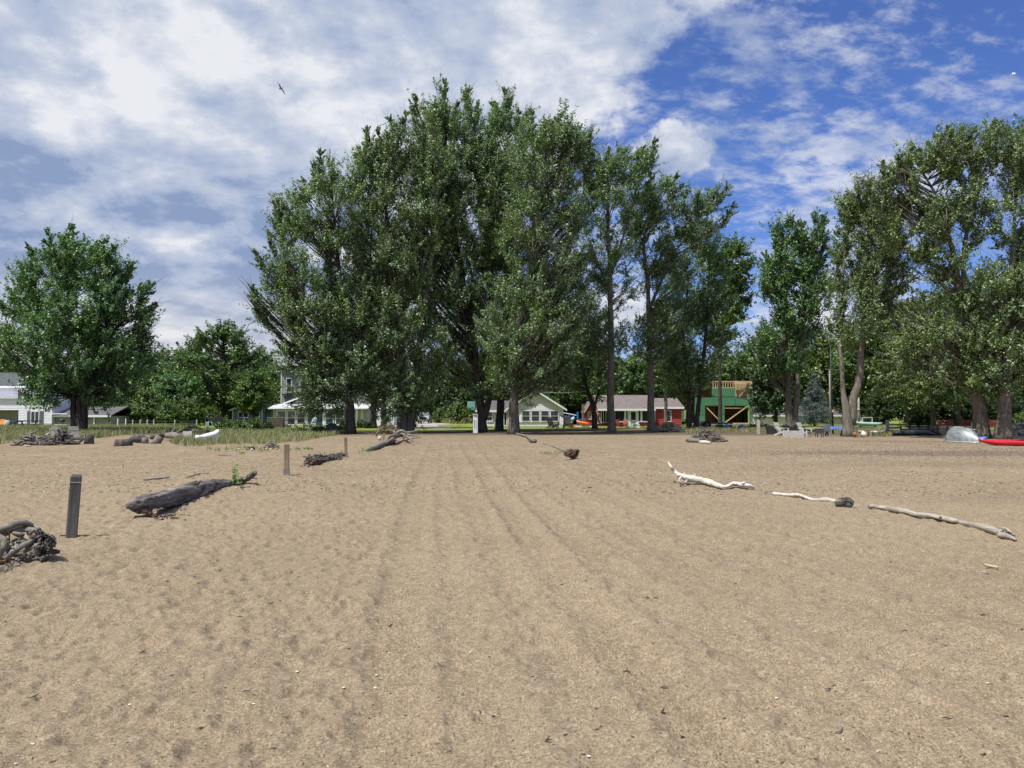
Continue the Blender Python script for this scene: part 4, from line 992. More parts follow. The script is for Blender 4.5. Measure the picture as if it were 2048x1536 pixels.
for i, r_ in enumerate((852.5, 857, 861.5, 866)): h.part('plank', TIMB, (1800 if i else 1815, 1950, r_, r_ + 4.2, 0, .08))
h.part('rail', TIMB, (1775, 1799.6, 854, 857, 0, .1)); h.part('rail', TIMB, (1775, 1799.6, 861, 863, 0, .1))
for a in np.arange(1800, 1955, 18.5): h.part('post', BLACK, (a - .8, a + .8, 851, 872, -.09, -.002))
h.part('end_post', GREYWOOD, (1772, 1777, 840, 872, -.05, .15))
h = Fr(2030, 55, 'stone_wall', 'rough low stone wall right of the furrowed trunk at the right edge', 'wall')
rg = random.Random(3); mb = MB()
for i in range(34): mb.ball((h.x(2014) + rg.uniform(0, 1.7), rg.uniform(-.1, .3), rg.uniform(.05, .85)), (rg.uniform(.12, .24), .18, rg.uniform(.09, .16)), 7, 5, .2, rg)
mb.build('stones', M('field_stone', (.33, .31, .28), .9, .4, 3), h.root)
# ---------------- posts on the sand ----------------
POSTM = M('weathered_post', (.115, .11, .10), .85, .35, 7, .5, 40, stretch=(1, 1, .15))
POSTT = M('tan_post', (.27, .215, .135), .85, .3, 7, .5, 40, stretch=(1, 1, .15))
def post(px, rb, rt, w, rz, lean, mat, label, sleeve=None, cap=True):
    d = DG(rb); b = on(px, rb); hgt = (rb - rt) * b.y / F
    root = empty('wooden_post', b, rz, label, 'post', 'square wooden posts standing in a line in the sand'); root.rotation_euler[1] = lean
    q = w / 2; c = .012; mb = MB()
    pr = [(-q + c, -q), (q - c, -q), (q, -q + c), (q, q - c), (q - c, q), (-q + c, q), (-q, q - c), (-q, -q + c)]
    mb.extr(pr, 'z', -.2, hgt - .03 if cap else hgt)
    if cap:
        k = .72; mb.add([(x, y, hgt - .03) for x, y in pr] + [(x * k, y * k, hgt) for x, y in pr], [(i, (i + 1) % 8, 8 + (i + 1) % 8, 8 + i) for i in range(8)] + [tuple(range(8, 16))])
    mb.build('shaft', mat, root)
    if cap: MB().box(-q - .003, q + .003, -q - .003, q + .003, hgt - .105, hgt - .092).build('groove_band', M('pale_band', (.38, .36, .32), .8), root)
    if sleeve: MB().box(-q - .012, q + .012, -q - .012, q + .012, -.2, sleeve).build('sleeve', M('grey_sleeve', (.24, .21, .18), .85, .2), root)
    return root
p = post(149, 1073, 950, .128, R(28), .05, POSTM, 'nearest post, dark weathered and leaning slightly, beside the root tangle')
f = MB().box(-.13, .12, -.012, .012, 0, .02); f.build('foot_board', POSTM, p).rotation_euler = (0, 0, -R(20))
post(575, 951, 889, .125, R(12), -.01, POSTT, 'tan post with a grey sleeve at its foot, second from the camera', .17, False)
post(693, 913, 875, .115, R(10), -.03, POSTT, 'third post from the camera, thin and tan, near the crumbling root', .12, False)
post(768, 884, 866, .11, R(10), 0, POSTT, 'farthest post, half hidden behind the fallen branchy trunk', None, False)

def FG(a, b):
    x, d = gp(a, b); return Vector((x, d, gz(x, d)))
# ---------------- driftwood ----------------
DW_DARK = M('dark_driftwood', (.125, .113, .105), .95, .5, 9, .9, 30, stretch=(1, 1, 1), spec=.15)
DW_GREY = M('grey_driftwood', (.215, .195, .17), .9, .4, 9, .7, 35, spec=.2)
DW_WHITE = M('white_driftwood', (.56, .53, .47), .8, .25, 8, .7, 35, spec=.25)
DW_BROWN = M('brown_rotten_wood', (.11, .075, .052), .95, .5, 10, .9, 30, spec=.1)
DW_BIG = M('barky_driftwood', (.19, .172, .158), .95, .6, 11, 1.0, 22, stretch=(1, .10, 1), spec=.15)
DW_BLEACH = M('bleached_driftwood', (.55, .515, .45), .8, .24, 9, .9, 24, stretch=(.10, 1, 1), spec=.25, rot=39)
DW_LONG = M('long_grey_driftwood', (.36, .325, .275), .9, .45, 9, .9, 26, stretch=(1, .08, 1), spec=.2)
def spl(pts, n=5):
    """smooth a list of (x,y,z,r)"""
    out = []; P = [Vector(p[:3]) for p in pts]; r = [p[3] for p in pts]; m = len(P)
    for i in range(m - 1):
        a = P[max(0, i - 1)]; b = P[i]; c = P[i + 1]; d = P[min(m - 1, i + 2)]
        for k in range(n):
            t = k / n
            out.append((.5 * ((2 * b) + (c - a) * t + (2 * a - 5 * b + 4 * c - d) * t * t + (3 * b - a - 3 * c + d) * t ** 3), r[i] * (1 - t) + r[i + 1] * t))
    out.append((P[-1], r[-1])); return out
def log(name, label, cat, pts, mat, n=12, rough=.1, seed=0, extra=(), group=None, flat=1.0, build=True):
    """pts: (px,row,depth,radius m) of the centre line"""
    rg = random.Random(seed); w = [W(a, b, d) for a, b, d, r in pts]; o = w[0].copy(); o.z = gz(o.x, o.y)
    root = empty(name, o, 0, label, cat, group)
    s = spl([(*(q - o), p[3]) for q, p in zip(w, pts)], 7 if len(pts) > 5 else 5)
    mb = MB(); mb.tube([a for a, r in s], [r for a, r in s], n, rough=rough * .5, rng=rg, flat=flat, flute=.22 if n > 4 else 0)
    for e in extra:
        we = [W(a, b, d) - o for a, b, d, r in e]; se = spl([(*q, p[3]) for q, p in zip(we, e)], 3)
        mb.tube([a for a, r in se], [r for a, r in se], 7, rough=.15, rng=rg)
    mb.build('log_body', mat, root)
    return root, o
def gd(px, row, r, lift=0):
    """centre of a log of radius r lying on the ground whose contact is at row"""
    w = on(px, row); zc = w.z + r * .75 + lift
    return (px, 828 - (zc - EYE) * F / w.y, w.y, r)
def up(px, row, h, r):
    """point of a log seen at a pixel, h above the ground"""
    return (px, row, on(px, row, h).y, r)
# big dark log
r1, o1 = log('driftwood_log', 'thick dark grey driftwood log with a milkweed growing at its far end', 'driftwood log',
    [up(256, 1013, .20, .035), up(264, 1010, .21, .07), up(282, 1006, .21, .10), up(300, 1003, .21, .115), up(322, 999, .19, .13), up(345, 993, .16, .155), up(372, 986, .15, .165), up(392, 981, .15, .165), up(410, 975, .12, .125), up(430, 971, .08, .10), up(455, 968, .06, .085), up(480, 962, .07, .075), up(495, 956, .15, .065), up(510, 946, .27, .05)],
    DW_BIG, 26, .13, 5, extra=[[up(262, 1014, .14, .05), up(280, 1018, .12, .08), up(300, 1016, .1, .07)], [up(500, 952, .18, .04), up(508, 955, .14, .025)], [up(395, 968, .28, .03), up(399, 962, .34, .02)]])
rg = random.Random(6); mb = MB()
for i in range(26):
    c = W(298 + rg.uniform(-13, 14), 1034 + rg.uniform(-12, 10), 11.6) - o1
    mb.ball(c, (rg.uniform(.02, .05), rg.uniform(.02, .06), rg.uniform(.015, .04)), 6, 4, .4, rg)
mb.build('rotten_stub', DW_BROWN, r1)
mb = MB()
for i in range(160):
    a, b = rg.gauss(335, 16), rg.uniform(1018, 1042) ; g0 = FG(a, b) - o1
    v = Vector((rg.uniform(-1, 1), rg.uniform(-1, 1), rg.uniform(-.2, .3))) * .03
    mb.bar(g0 - v + Vector((0, 0, .012)), g0 + v + Vector((0, 0, .012)), .014, .008)
tag(mb.build('bark_litter', DW_DARK, None, o1), 'dark crumbled bark lying under the raised end of the thick dark log', 'bark litter', kind='stuff')
log('driftwood_stick', 'thin crooked grey stick lying behind the thick dark log', 'stick', [gd(286, 962, .018), gd(310, 960, .02), gd(335, 957, .018), (352, 951.5, 20, .018), gd(375, 954, .016), gd(398, 949, .014), gd(420, 948, .008)], DW_GREY, 7, .15, 2)
# root tangle bottom left
cx = G(18, 1120)
tang = empty('root_tangle', cx, 0, 'tangle of grey driftwood roots at the lower left edge, beside the nearest post', 'driftwood roots')
rg = random.Random(12); mb = MB(); D0 = cx.y
def tp(px, row, dd=0): return W(px, row, D0 + dd) - cx
def rt(pts, r0, r1, n=8, rgh=.16, M_=None):
    s = spl([(*tp(*p), r0 + (r1 - r0) * i / (len(pts) - 1)) for i, p in enumerate(pts)], 4)
    (M_ or mb).tube([a for a, r in s], [r for a, r in s], n, rough=rgh, rng=rg)
rt([(-40, 1068, .1), (5, 1058, 0), (30, 1048, -.05), (48, 1045, 0), (62, 1052, .05)], .045, .03)
rt([(-30, 1080, .15), (10, 1066, .1), (40, 1052, .1), (60, 1050, .1), (70, 1062, .1)], .04, .025)
rt([(-10, 1072, -.1), (6, 1078, -.15), (8, 1092, -.2), (2, 1104, -.2), (-10, 1118, -.2)], .035, .03)
rt([(-5, 1116, -.1), (15, 1108, -.12), (35, 1094, -.1), (60, 1085, -.05), (78, 1078, 0)], .035, .03)
rt([(10, 1118, -.2), (30, 1100, -.15), (50, 1090, -.15), (70, 1078, -.05)], .03, .028)
rt([(28, 1064, 0), (50, 1060, 0), (70, 1060, 0), (82, 1066, 0)], .026, .03)
rt([(68, 1055, .1), (76, 1066, .05), (72, 1080, 0), (66, 1090, -.05), (48, 1104, -.1)], .032, .022)
rt([(-20, 1095, .2), (20, 1085, .2), (55, 1082, .2)], .025, .02)
for i in range(26):
    a = rg.uniform(-35, 90); b = rg.uniform(1055, 1100); q = rg.uniform(-.2, .35)
    rt([(a, b, q), (a + rg.uniform(-25, 25), b + rg.uniform(-14, 16), q + rg.uniform(-.12, .12)), (a + rg.uniform(-35, 35), min(1112, b + rg.uniform(-5, 34)), q + rg.uniform(-.15, .15))], rg.uniform(.01, .026), .006, 6)
mb.build('roots', DW_GREY, tang)
mb = MB()
for i in range(46):
    c = tp(90 + rg.gauss(0, 9), 1088 + rg.gauss(0, 9), rg.uniform(-.12, .12)); c.z = max(c.z, .02)
    mb.ball(c, (rg.uniform(.025, .055), rg.uniform(.025, .06), rg.uniform(.02, .05)), 7, 5, .35, rg)
for i in range(22):
    a = rg.uniform(72, 106); b = rg.uniform(1070, 1100)
    rt([(a, b, 0), (a + rg.uniform(-8, 8), b + rg.uniform(-7, 7), -.1), (a + rg.uniform(-10, 10), b + rg.uniform(-8, 12), -.16)], .018, .006, 6)
mb.build('root_crown', DW_DARK, tang)
def chips(name, label, px0, px1, r0, r1, n, L, mat, seed, cat='wood chips', shape=None):
    rg = random.Random(seed); mb = MB(); o = G((px0 + px1) / 2, (r0 + r1) / 2); k = 0
    while k < n:
        a = rg.uniform(px0, px1); b = rg.uniform(r0, r1)
        if shape and not shape(a, b): continue
        k += 1; g0 = FG(a, b) - o; an = rg.uniform(0, math.pi); l = rg.uniform(.4, 1) * L
        v = Vector((math.cos(an) * l, math.sin(an) * l, rg.uniform(-.25, .25) * l)); z = Vector((0, 0, .006 + rg.uniform(0, .02)))
        mb.bar(g0 - v + z, g0 + v + z, l * rg.uniform(.25, .6), .006)
    return tag(mb.build(name, mat, None, o), label, cat, kind='stuff')
CH = M('bark_chips', (.24, .205, .17), .9, .5, 14)
chips('wood_chips', 'spread of dark bark chips in front of the root tangle', -30, 112, 1098, 1150, 900, .028, CH, 1, shape=lambda a, b: b < 1150 - a * .38 + 6)
for i, (a, b, s) in enumerate(((14, 1128, 1.3), (30, 1122, 1.0), (2, 1140, 1.2))):
    g0 = G(a, b); rg = random.Random(i); mb = MB(); mb.ball((0, 0, .02), (.055 * s, .035 * s, .016), 9, 5, .25, rg)
    tag(mb.build('bark_piece', M('orange_bark', (.42, .25, .13), .85, .3, 12), None, g0), ('large orange-brown bark piece in the chips before the root tangle', 'small orange-brown bark piece nearest the nearest post', 'orange-brown bark piece lowest at the left edge')[i], 'bark piece')
# crumbling root between the second and third posts
r_, o = log('rotten_log', 'crumbling brown rotten log lying between the tan posts', 'rotten log', [gd(620, 931, .11), gd(632, 930, .10), gd(648, 924, .07), gd(668, 918, .06), gd(686, 913, .08)], DW_BROWN, 10, .35, 8)
rg = random.Random(9); mb = MB()
for i in range(230):
    t = rg.random() ** 1.2; a = 617 + 70 * t + rg.gauss(0, 5); b = 932 - 19 * t + rg.gauss(0, 2.5); g0 = FG(a, b) - o
    mb.ball(g0 + Vector((0, 0, rg.uniform(0, .30) * (1 - .5 * t))), (rg.uniform(.02, .07), .04, rg.uniform(.015, .045)), 6, 4, .4, rg)
tag(mb.build('loose_bark', DW_DARK, r_), kind='stuff')
# fallen trunk with branches toward the trees
log('fallen_trunk', 'long grey fallen trunk with stubby branches, sprouting weeds at its near end', 'fallen trunk',
    [gd(731, 903, .06), gd(738, 902, .10), gd(748, 900, .12), gd(758, 896, .13), gd(768, 892, .15), gd(776, 889, .18), (784, 878, 40, .15), (796, 871, 43, .13), (808, 869, 46, .15), (822, 866, 49, .12), (838, 862, 52, .08)], DW_GREY, 11, .14, 10,
    extra=[[(785, 876, 40, .1), (790, 866, 40, .09), (784, 862, 40, .05), (776, 858, 40, .02)], [(790, 872, 42, .12), (800, 862, 42, .1), (812, 866, 42, .07), (806, 878, 42, .05)], [(800, 868, 44, .1), (818, 870, 43, .07), (835, 872, 42, .03)],
           [(806, 866, 45, .1), (812, 872, 42, .07), (826, 882, 40, .03)], [(786, 878, 39, .1), (778, 882, 38, .06), (772, 888, 38, .04)]])
rr_, o = log('driftwood_snag', 'gnarled root snag with up-curved arms at the near side of the fallen trunk', 'driftwood snag', [gd(770, 892, .10), gd(779, 890, .16), gd(788, 887, .12)], DW_DARK, 9, .3, 11,
    extra=[[(775, 885, 39, .07), (780, 874, 39, .06), (790, 870, 39, .05), (800, 873, 39, .03)], [(780, 886, 39, .06), (784, 878, 38.6, .05), (794, 882, 38.5, .03)]])
tag(MB().ball((0, 0, .2), (.10, .10, .13), 9, 6, .14, random.Random(5)).build('driftwood_lump', DW_WHITE, None, G(760, 884)), 'small white driftwood lump lying on the fallen trunk beside the farthest post', 'lump')  # pale rounded lump of driftwood
mb = MB(); rg = random.Random(15)
for i in range(420):
    a = rg.gauss(0, .75); h_ = max(.02, .95 - abs(a) * .75) * rg.random(); q = rg.uniform(-.5, .5)
    v = Vector((rg.uniform(-1, 1), rg.uniform(-.6, .6), rg.uniform(-.8, .5))) * .22
    p0 = Vector((a, q, h_ + .03)); mb.bar(p0 - v, p0 + v, .025, .02)
tag(mb.build('brush_pile', M('straw_brush', (.36, .27, .15), .95, .4, 6), None, G(779, 868)), 'mound of straw-coloured brush before the slim dark trunks', 'brush pile', kind='stuff')
log('driftwood_stick', 'bent pale branch leaning on the left of the straw-coloured brush', 'branch', [(752, 872, 50, .06), (756, 862, 50, .05), (767, 853, 51, .04)], DW_GREY, 7, .1, 3)
log('driftwood_stick', 'upright forked branch at the right of the straw-coloured brush', 'branch', [(788, 870, 51, .06), (791, 860, 51, .05), (794, 850, 51, .04)], DW_GREY, 7, .1, 4)
# right side logs
log('driftwood_log', 'thin pale log lying just below the straight rough trunk', 'driftwood log', [gd(1030, 868, .06), gd(1045, 873, .09), gd(1056, 877, .12), (1063, 879, 45, .16), (1070, 881.5, 44, .12)], DW_GREY, 9, .15, 21)
log('driftwood_log', 'very thin pale pole leading down to the knotted root ball', 'driftwood log', [gd(1087, 888, .03), gd(1105, 894, .04), gd(1120, 900, .05), gd(1130, 905, .06)], DW_GREY, 8, .15, 22)
rb = G(1145, 919); rg = random.Random(23); mb = MB()
for i in range(60):
    a = rg.uniform(0, 6.28); e = rg.uniform(-.2, 1.4); r_ = .17
    p0 = Vector((math.cos(a) * math.cos(e) * r_ * 1.25, math.sin(a) * math.cos(e) * r_, .16 + math.sin(e) * r_ * .8)); v = Vector((rg.uniform(-1, 1), rg.uniform(-1, 1), rg.uniform(-.7, .7))) * .14
    p1 = p0 + v; p1.z = max(.02, p1.z); mb.tube([p0 - v * .6, p0 * 1.08, p1], [.035, .03, .012], 6, rough=.2, rng=rg)
mb.ball((0, 0, .15), (.18, .15, .12), 10, 7, .25, rg)
tag(mb.build('root_ball', DW_BROWN, None, rb), 'knotted brown root ball alone on the sand right of centre', 'root ball')
# white driftwood
log('white_driftwood', 'bleached white driftwood branch curving up at its left end', 'driftwood branch',
    [up(1336, 924, .46, .018), up(1341, 932, .38, .03), up(1348, 941, .29, .04), up(1357, 949, .22, .05), up(1366, 953, .17, .058), up(1378, 957, .13, .078), up(1395, 960, .10, .072), up(1415, 965, .07, .072), up(1432, 970, .06, .062), up(1443, 973.5, .05, .05), up(1452, 974, .05, .04), up(1464, 969, .07, .046), up(1478, 969, .08, .055), up(1490, 971, .08, .06), up(1500, 972.5, .07, .045), up(1508, 975, .05, .02)], DW_BLEACH, 16, .05, 31,
    extra=[[up(1362, 955, .16, .03), up(1358, 961, .13, .015), up(1364, 962, .12, .006)], [up(1374, 960, .10, .03), up(1371, 965, .08, .012)], [up(1385, 954, .16, .04), up(1391, 949, .2, .02), up(1384, 946, .24, .006)], [up(1366, 950, .19, .03), up(1372, 945, .22, .01)], [up(1486, 966, .14, .03), up(1494, 965, .13, .015)]])
log('driftwood_log', 'half buried pale pole ending in a dark knobbly root', 'driftwood log', [gd(1545, 990, .03, 0), gd(1575, 993, .03, 0), gd(1600, 996, .028, .005), gd(1625, 1000, .026, .005), gd(1650, 1003, .045, -.02), gd(1672, 1006, .03, -.015)], DW_WHITE, 9, .15, 33)
kk = empty('driftwood_knot', G(1687, 1014), 0, 'dark knobbly hollow root end beside the half buried pale pole', 'driftwood root'); mb = MB(); rg = random.Random(34); mb.tube([(-.16, .05, .05), (-.09, .02, .075), (0, 0, .085), (.07, -.02, .085), (.12, -.05, .07)], [.03, .06, .085, .08, .045], 12, rough=.12, rng=rg, flute=.3)
for i in range(22):
    a = rg.uniform(0, 6.28); r_ = rg.uniform(.07, .09); x0 = rg.uniform(-.12, .04); x1 = x0 + rg.uniform(.06, .12)
    p0, p1 = Vector((x0, .3 * x0 * -1 + math.cos(a) * r_ * .8, .08 + math.sin(a) * r_ * .8)), Vector((min(x1, .14), -.3 * x1 + math.cos(a + .3) * r_ * 1.1, .08 + math.sin(a + .3) * r_ * 1.1)); p0.z = max(.01, p0.z); p1.z = max(.01, p1.z)
    mb.tube([p0, p0.lerp(p1, .5) + Vector((0, 0, rg.uniform(-.01, .02))), p1], [.008, .018, .008], 7, rough=.25, rng=rg)
mb.build('root_strands', DW_DARK, kk)
log('driftwood_log', 'long slender pale log broken at its thick right end', 'driftwood log', [gd(1738, 1018, .04, .01), gd(1765, 1020, .035, .01), gd(1790, 1025, .04, .015), gd(1810, 1029, .035, .015), gd(1830, 1033, .033, .015), gd(1850, 1036, .032, .015), gd(1880, 1041, .034, .01), gd(1902, 1046, .036, .01), gd(1925, 1051, .036), gd(1960, 1060, .044), gd(1985, 1067, .052), gd(2003, 1074, .055), gd(2010, 1076, .04)], DW_LONG, 11, .1, 35,
    extra=[[gd(1998, 1070, .04), gd(2015, 1071, .03), gd(2030, 1076, .01)], [gd(1998, 1076, .04), gd(2014, 1078, .035), gd(2032, 1083, .015)], [gd(1998, 1073, .03, .03), gd(2010, 1071, .03, .05), gd(2022, 1074, .01, .04)], [gd(1881, 1042, .03), (1881, 1033, DG(1042), .012)], [gd(1977, 1063, .03), (1977, 1053, DG(1063), .01)]])
log('driftwood_stick', 'short tan stick lying alone near the right edge', 'stick', [gd(1970, 1134, .014), gd(1983, 1137, .015), gd(1995, 1139, .013)], M('tan_stick', (.45, .36, .24), .8), 8, .1, 36)
log('driftwood_stick', 'small curled pale twig below the short tan stick', 'twig', [gd(1965, 1147, .005), gd(1972, 1149, .006), gd(1978, 1149, .005)], DW_WHITE, 6, .1, 37)
# stick heaps
def stick_heap(name, label, cat, c, w, dp, h, n, L, rad, mat, seed, group=None):
    rg = random.Random(seed); mb = MB()
    for i in range(n):
        a = rg.uniform(-1, 1); q = rg.uniform(-1, 1) * math.sqrt(1 - a * a); top = h * max(0, 1 - (a * a + q * q) ** .7) * rg.uniform(.15, 1) ** .7 + .04
        an = rg.gauss(math.atan2(q * dp, a * w) if rg.random() < .5 else rg.uniform(0, 3.14), .5); l = L * rg.uniform(.4, 1)
        v = Vector((math.cos(an) * l, math.sin(an) * l * .7, rg.uniform(-.45, .3) * l)); p0 = Vector((a * w * .8, q * dp * .8, top)); p1, p2 = p0 - v, p0 + v
        p1.z = max(.03, p1.z); p2.z = max(.03, p2.z); mb.tube([p1, p0 + Vector((0, 0, rg.uniform(-.03, .05))), p2], [rad * rg.uniform(.5, 1), rad * .9, rad * .3], 6, rough=.15, rng=rg)
    return tag(mb.build(name, mat, None, c), label, cat, group)
stick_heap('stick_pile', 'low heap of brushwood sticks ringed by short logs on the sand', 'stick pile', G(1412, 884), 1.15, .7, .95, 240, .38, .032, M('brush_sticks', (.20, .165, .14), .9, .4, 6), 41)
log('firewood_log', 'short hollow log at the left rim of the brushwood heap', 'log', [gd(1375, 884, .12), gd(1386, 885, .13), gd(1397, 885.5, .12)], DW_GREY, 10, .1, 42)
log('firewood_log', 'pale short log at the front rim of the brushwood heap', 'log', [gd(1398, 886.5, .09), gd(1410, 887, .11), gd(1421, 887.5, .08)], DW_WHITE, 10, .12, 43)
log('firewood_log', 'grey short log at the right rim of the brushwood heap', 'log', [gd(1436, 884, .09), gd(1446, 884, .09), gd(1454, 883, .06)], DW_GREY, 10, .12, 44)
stick_heap('driftwood_pile', 'long heap of weathered driftwood and stones below the right-hand cottonwood trunks', 'driftwood pile', G(1338, 864), 1.6, .7, 1.0, 230, .5, .075, DW_GREY, 45)
stick_heap('driftwood_pile', 'smaller heap of driftwood around the foot of the trunk right of the red porch', 'driftwood pile', G(1306, 860), 1.1, .5, .5, 90, .35, .06, DW_DARK, 46)
stick_heap('driftwood_pile', 'big pile of broken driftwood and planks in front of the dune grass at the left', 'driftwood pile', G(68, 890), 1.05, .8, .66, 150, .42, .06, DW_GREY, 47)
stick_heap('driftwood_pile', 'dark pile of roots between the two half buried slatted chairs', 'driftwood pile', G(122, 890), .9, .6, .8, 120, .35, .05, DW_DARK, 48)
log('plank', 'long grey plank slanting across the big driftwood pile at the left', 'plank', [(70, 870, 41, .05), (85, 875, 40.5, .05), (100, 880, 40, .05)], DW_GREY, 4, 0, 49, flat=.5)
log('plank', 'tan board lying at the foot of the big driftwood pile at the left', 'plank', [gd(49, 893, .06), gd(56, 893.5, .06), gd(62, 893.5, .06)], M('tan_board', (.5, .4, .24), .8), 4, 0, 50, flat=.5)
log('plank', 'loose grey stave leaning in front of the slatted fan chair', 'plank', [(104, 878, 39.5, .045), (108, 885, 39.2, .045), (113, 891.5, 39, .045)], DW_GREY, 4, 0, 51, flat=.5)
def stump(px, row, r, h_, label, tilt=0, rz=0, mat=None, hollow=True):
    mb = MB(); rg = random.Random(px)
    mb.tube([(0, 0, -.1), (0, 0, h_ * .5), (0, 0, h_)], [r * 1.1, r, r * .95], 14, rough=.06, rng=rg)
    root = empty('tree_stump', G(px, row), rz, label, 'stump'); root.rotation_euler = (0, tilt, rz)
    mb.build('bark_side', mat or DW_GREY, root); MB().cyl((0, 0, h_ + .002), r * .8, .012, 14).build('cut_face', M('cut_wood', (.30, .21, .14), .9, .4, 8), root)
stump(249, 891, .40, .30, 'squat dark round stump at the left end of the stump row', mat=DW_DARK)
stump(292, 887, .17, .32, 'small grey stump between the big log end and the tilted one')
stump(313, 888, .22, .42, 'short stump tilted over with its pale cut face showing', .5, .3)
stump(207, 866, .40, .35, 'wide grey stump in the dune grass right of the maple', mat=DW_DARK)
stump(180, 888, .22, .5, 'grey stump beside the slatted chair with arms at the left', mat=DW_DARK)
log('cut_log', 'thick sawn log with a dark reddish end lying in the stump row', 'log', [(262, 881, 43.5, .20), (268, 879, 43, .24), (279, 878, 42, .26), (286, 878, 41.5, .26)], DW_DARK, 14, .06, 52)
log('cut_log', 'grey log lying behind the stump row with its end to the camera', 'log', [(302, 875, 46, .12), (312, 873, 46, .16), (330, 871, 47, .15)], DW_DARK, 12, .08, 53)
log('cut_log', 'splintered grey log right of the stump row below the raised planter', 'log', [(333, 871, 46, .13), (345, 871, 45, .19), (358, 873, 44, .13)], DW_GREY, 11, .2, 54, extra=[[(344, 866, 45, .1), (348, 859, 45, .06), (352, 855, 45, .02)], [(350, 868, 45, .1), (359, 862, 45, .05)]])
log('driftwood_stick', 'thin flat driftwood slat on the sand in front of the row of small weeds', 'stick', [gd(436, 911, .015), gd(450, 911.5, .03), gd(464, 911, .012)], DW_GREY, 7, .1, 55)
# small twigs and shells on the near sand, each one a thing
rg = random.Random(77)
tw = [(445, 1143, 'd'), (395, 1155, 'd'), (345, 1205, 'd'), (295, 1308, 'd'), (430, 1278, 'd'), (440, 1122, 'd'), (545, 1211, 'd'), (700, 1118, 'd'), (600, 1155, 'd'), (80, 1398, 'd'), (35, 1216, 'd'), (485, 1235, 'd'), (780, 1250, 'd'), (900, 1505, 'd'), (410, 1460, 'd'), (340, 1165, 'd'), (500, 1385, 'd'),
      (1170, 1163, 'd'), (1290, 1197, 'd'), (1308, 1198, 'd'), (1465, 1168, 'd'), (1775, 1124, 'd'), (1800, 1264, 'd'), (1325, 1377, 'd'), (1322, 1430, 'd'), (1360, 1473, 'd'), (1646, 1380, 'd'), (1095, 1485, 'd'), (1250, 1345, 'd'), (1880, 1440, 'd'), (1665, 1467, 'd'), (1955, 1228, 'd')]
sh = [(782, 1313), (515, 1410), (755, 1376), (757, 1353), (692, 1377), (600, 1345), (809, 1314), (1545, 1398), (1962, 1368), (1175, 1515), (617, 1187), (272, 1411), (50, 1530), (1603, 1375)]
for i, (a, b, k) in enumerate(tw):
    g0 = G(a, b); an = rg.uniform(-.7, .7); l = rg.uniform(.012, .03); mb = MB()
    v = Vector((math.cos(an) * l, math.sin(an) * l, 0)); mid = Vector((rg.uniform(-.01, .01), rg.uniform(-.01, .01), .012))
    mb.tube([-v + Vector((0, 0, .006)), mid, v + Vector((0, 0, .008))], [.002, .0045, .002], 6, rough=.25, rng=rg)
    if i % 3 == 0: mb.tube([mid, mid + Vector((.02, .02, .012))], [.005, .002], 5)
    tag(mb.build('twig', DW_DARK, None, g0), 'small dark bit of twig lying on the near sand', 'twig', 'bits of twig on the near sand')
for i, (a, b) in enumerate(sh):
    g0 = G(a, b); mb = MB(); mb.ball((0, 0, .006), (rg.uniform(.006, .011), rg.uniform(.004, .008), .004), 8, 5, .2, rg)
    tag(mb.build('pebble', M('pale_pebble', (.70, .62, .50), .6, .1), None, g0), 'small pale pebble or shell bit on the near sand', 'pebble', 'pale pebbles on the near sand')
lf = MB(); lf.add([(0, 0, .004), (.035, .012, .02), (.055, 0, .045), (.02, -.012, .016)], [(0, 1, 2, 3)]); lf.add([(0, 0, .002), (.035, .012, .017), (.055, 0, .042), (.02, -.012, .013)], [(3, 2, 1, 0)])
tag(lf.build('dry_leaf', M('dry_leaf', (.62, .54, .42), .6, .1), None, G(936, 1308)), 'curled pale dry leaf standing on the near sand below centre', 'leaf')
